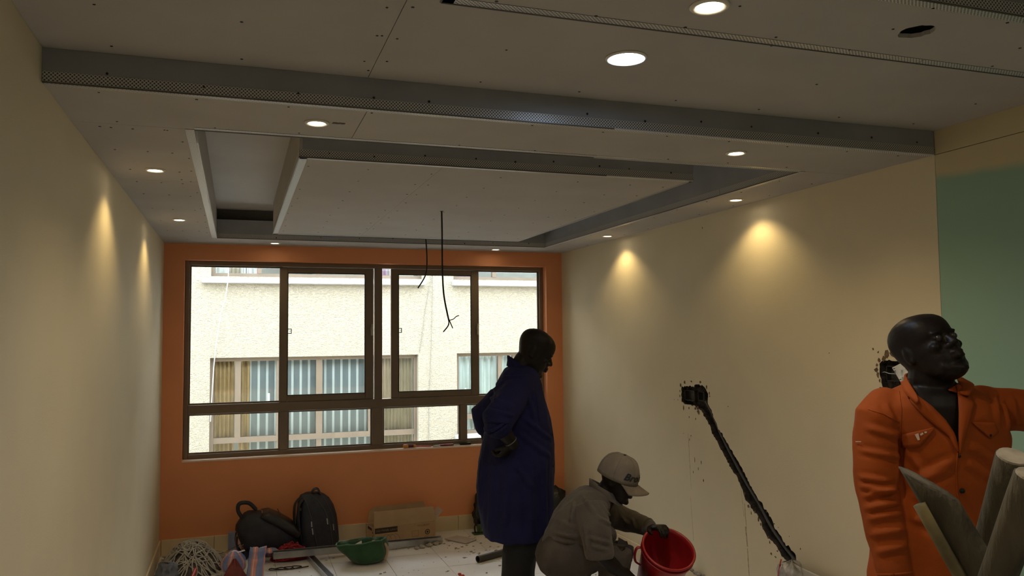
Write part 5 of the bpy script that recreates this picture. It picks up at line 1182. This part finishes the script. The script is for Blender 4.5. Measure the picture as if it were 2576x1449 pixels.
for v in txm.v:
    an = (v.x/wmax-.5)*2.15; z = .143+v.y*.98
    d = TH2(Vector((cos(an), sin(an), 0)))-TH2(Vector((0, 0, 0))); d.normalize(); o_ = TH2(Vector((0, 0, z))); h = kbv.ray_cast(o_+d*.3, -d)
    pts.append((h[0] if h[0] else o_+d*.1)+d*.0035)
txm.v = pts; txm.build('lettering', M('navy_embroidery', (.018, .016, .02), .8), cap)
for y in (-1, 1): MB().ell(TH2(Vector((.084, y*.031, .115))), .0105).build('eye', eyew, person2, True)
for y in (-1, 1): MB().ell(TH1(Vector((.084, y*.031, .115))), .0110).build('eye', eyew, person, True)

# ---------------------------------------------------------------- man in orange overalls
D0 = 2.45; K = D0/F
P = lambda x, y, w=0.: at(x, y, d=D0-w)
org = M('orange_overall_cotton', (.33, .066, .010), .82, var=.14, scale=5, bump=.06, bscale=260, spec=.2)
hf = (AX*.27-FW*.825+UP*.46).normalized(); hu = (UP*1.0-AX*.12); hu = (hu-hf*hu.dot(hf)).normalized(); hl_ = hu.cross(hf)
hs = 1.0; HO = P(2326, 874)-hu*.125*hs+hf*.002
TH3 = lambda v: HO+(hf*v.x+hl_*v.y+hu*v.z)*hs
TOR = [(958, 2292, 2398, .065), (972, 2262, 2425, .085), (990, 2228, 2470, .105), (1015, 2208, 2505, .12), (1050, 2215, 2520, .13), (1095, 2232, 2524, .137), (1150, 2245, 2514, .138), (1220, 2245, 2504, .133), (1300, 2228, 2500, .132), (1360, 2200, 2508, .138), (1449, 2192, 2520, .145), (1540, 2200, 2520, .14), (1600, 2215, 2505, .12)]
fo3 = P(2355, 1450); fo3.z = 0
sR, eR, wR = P(2207, 1045, .01), P(2206, 1235, .03), P(2252, 1448, .10)
sL, eL, wL = P(2492, 1028, .0), P(2690, 1042, .03), P(2770, 860, .06)
body = MB(); head(body, TH3)
body.tube([TH3(Vector((-.018, 0, .06))), P(2340, 955, .01), P(2350, 1010, .0)], [.063, .064, .085], 18)
body.rings([ringpx(P, K, *r) for r in inset(TOR[1:], 14, .012)])
body.tube([sR, eR, eR.lerp(wR, .4), wR], [.05, .042, .042, .029], 14); hand(body, wR, -UP+AX*.1, AX-FW*.2, -1, (.25, .35, .25), 1.05)
body.tube([sL, eL, eL.lerp(wL, .4), wL], [.05, .042, .042, .029], 14); hand(body, wL, UP, -AX, 1, (.25, .35, .25), 1.05)
for sgn in (1, -1):
    h0 = P(2355-sgn*70, 1560); kn = fo3-AX*sgn*.10+UP*.48; an = fo3-AX*sgn*.11+UP*.09
    body.tube([h0, kn, kn.lerp(an, .35), an, an-UP*.05], [.085, .058, .055, .036, .034], 14); body.tube([an-UP*.05, an-UP*.06-FW*.13], [.035, .03], 10)
person3 = tag(fuse(body, .0045, 3).build('person', skin, own=fo3, smooth=True), 'bald man in orange overalls looking up to the right, arm stretched out', 'person')
om = MB(); om.rings([ringpx(P, K, *r) for r in TOR])
om.tube([P(2232, 1025), sR, P(2203, 1130, .015), eR, eR.lerp(wR, .5), eR.lerp(wR, .99)], [.062, .067, .067, .061, .056, .046], 20)
om.tube([P(2470, 1020), sL, P(2590, 1036), eL, eL.lerp(wL, .25), eL.lerp(wL, .9)], [.064, .066, .066, .074, .064, .050], 20)
for sgn in (1, -1):
    h0 = P(2355-sgn*70, 1570); kn = fo3-AX*sgn*.10+UP*.48; an = fo3-AX*sgn*.11+UP*.05
    om.tube([h0, kn, an], [.11, .09, .085], 18)
VCUT = [(2276, 930), (2288, 986), (2336, 1022), (2374, 1060), (2398, 1094), (2411, 1136), (2419, 1073), (2418, 998), (2412, 930)]
FO = [(2165, 1222, 2255, 1236, .010, .012), (2172, 1248, 2250, 1228, .009, .010), (2162, 1200, 2240, 1214, .009, .008), (2160, 1132, 2262, 1150, .008, .007), (2178, 1075, 2262, 1098, .010, .007), (2175, 1280, 2262, 1262, .010, .010), (2182, 1305, 2268, 1290, .009, .008), (2190, 1345, 2272, 1332, .010, .008), (2205, 1390, 2280, 1372, .010, .008),
      (2268, 1098, 2262, 1225, .010, -.012), (2402, 1158, 2285, 1218, .012, .010), (2400, 1180, 2320, 1212, .010, .007), (2290, 1140, 2330, 1200, .012, .006), (2300, 1240, 2380, 1290, .014, .008), (2290, 1300, 2390, 1330, .014, .008), (2440, 1120, 2500, 1160, .012, .008), (2430, 1160, 2495, 1205, .012, .007), (2520, 1010, 2535, 1085, .010, .012), (2545, 1000, 2560, 1085, .010, .009), (2500, 985, 2512, 1060, .010, .008), (2226, 1015, 2250, 1060, .010, .006)]
ovr, obv = cloth('overalls', om, org, person3, .0065, 3, ((.006, 5, (1, 1, 1.1)), (.0015, 12, (1, 1, 1))), VCUT, FO, D0)
def flapc(ea, eb, n=10, m=5):
    A_ = bez([P(*q) for q in ea], 5); B_ = bez([P(*q) for q in eb], 5); n = len(A_)
    vs = [A_[i].lerp(B_[i], j/(m-1))-FW*.012*sin(pi*j/(m-1)) for j in range(m) for i in range(n)]
    o = MB().add(vs, [(j*n+i, j*n+i+1, (j+1)*n+i+1, (j+1)*n+i) for j in range(m-1) for i in range(n-1)]).build('collar', org, person3, True); md = o.modifiers.new('t', 'SOLIDIFY'); md.thickness = .005; md.offset = 0
strip(obv, ((2276, 960), (2300, 990), (2342, 1020), (2378, 1056), (2402, 1092), (2411, 1132)), ((2268, 968), (2290, 1010), (2318, 1040), (2356, 1073), (2386, 1094), (2410, 1138)), 'lapel', org, person3, D0, 20, 6, .006, .004, .006)
strip(obv, ((2402, 952), (2410, 998), (2412, 1040), (2412, 1080), (2413, 1138)), ((2428, 960), (2440, 992), (2453, 1016), (2434, 1078), (2415, 1142)), 'lapel', org, person3, D0, 20, 6, .006, .004, .006)
flapc([(2280, 950, -.01), (2290, 968, .045), (2304, 992, .095)], [(2266, 962, .0), (2276, 986, .06), (2306, 1016, .115)])
flapc([(2404, 946, -.01), (2412, 966, .045), (2413, 990, .10)], [(2424, 954, -.01), (2450, 970, .06), (2437, 996, .112)])
rs = [[P(2344, 962)+AX*(.066*gr*cos(2*pi*j/32))-FW*(.060*gr*sin(2*pi*j/32)-.012)+UP*(zz+.018*max(0, -sin(2*pi*j/32))-.028*max(0, sin(2*pi*j/32))) for j in range(32)] for zz, gr in ((-.02, 1.12), (.012, 1.08), (.012, .98), (-.02, .98))]
MB().rings(rs, False, False).build('neckband', org, person3, True)
strip(obv, ((2270, 1093), (2300, 1086), (2348, 1075)), ((2268, 1127), (2314, 1123), (2351, 1079)), 'pocket_flap', org, person3, D0, 12, 5, .006, .004)
strip(obv, ((2446, 1062), (2470, 1062), (2502, 1063)), ((2448, 1066), (2492, 1103), (2512, 1088)), 'pocket_flap', org, person3, D0, 12, 5, .006, .004)
seam(obv, ((2409, 1140), (2405, 1185), (2408, 1240), (2418, 1300), (2424, 1449)), .0022, 'placket_edge', org, person3, 26, .001)
seam(obv, ((2262, 985), (2268, 1030), (2266, 1075), (2264, 1100)), .0018, 'yoke_seam', org, person3, 18, .0005)
seam(obv, ((2185, 1030), (2225, 1042), (2262, 1062)), .0018, 'shoulder_seam', org, person3, 14, .0005)
for x, y, r in ((2421, 1235, .0075), (2414, 1148, .004), (2490, 1095, .0055), (2378, 1077, .003)):
    q = cast(obv, x, y, .004, D0); MB().ell(q, (r, r, r)).build('button', trou, person3, True)
pn = MB()
for pl_ in (((2301, 1093), (2310, 1090), (2314, 1106), (2309, 1108)), ((2314, 1092), (2321, 1088), (2323, 1092), (2316, 1096)), ((2325, 1086), (2331, 1085), (2331, 1089), (2326, 1090)), ((2152, 1110), (2166, 1110), (2166, 1112), (2152, 1112))):
    pn.prism([cast(obv, x, y, .010, D0) for x, y in pl_], -FW*.0008)
tag(pn.build('paint_splash', M('dried_white_paint', (.55, .42, .34), .8), person3), kind='stuff')
belt(eR.lerp(wR, .97), .0465, wR-eR, .004, org, 'cuff_hem', person3)
for y in (-1, 1): MB().ell(TH3(Vector((.0825, y*.031, .1155))), .0105).build('eye', eyew, person3, True)
for sgn in (1, -1):
    sm_ = MB(); shoe(sm_, fo3-AX*sgn*.11+FW*.05, -FW); sm_.build('shoe', M('black_shoe_leather', (.02, .018, .016)), person3, True)
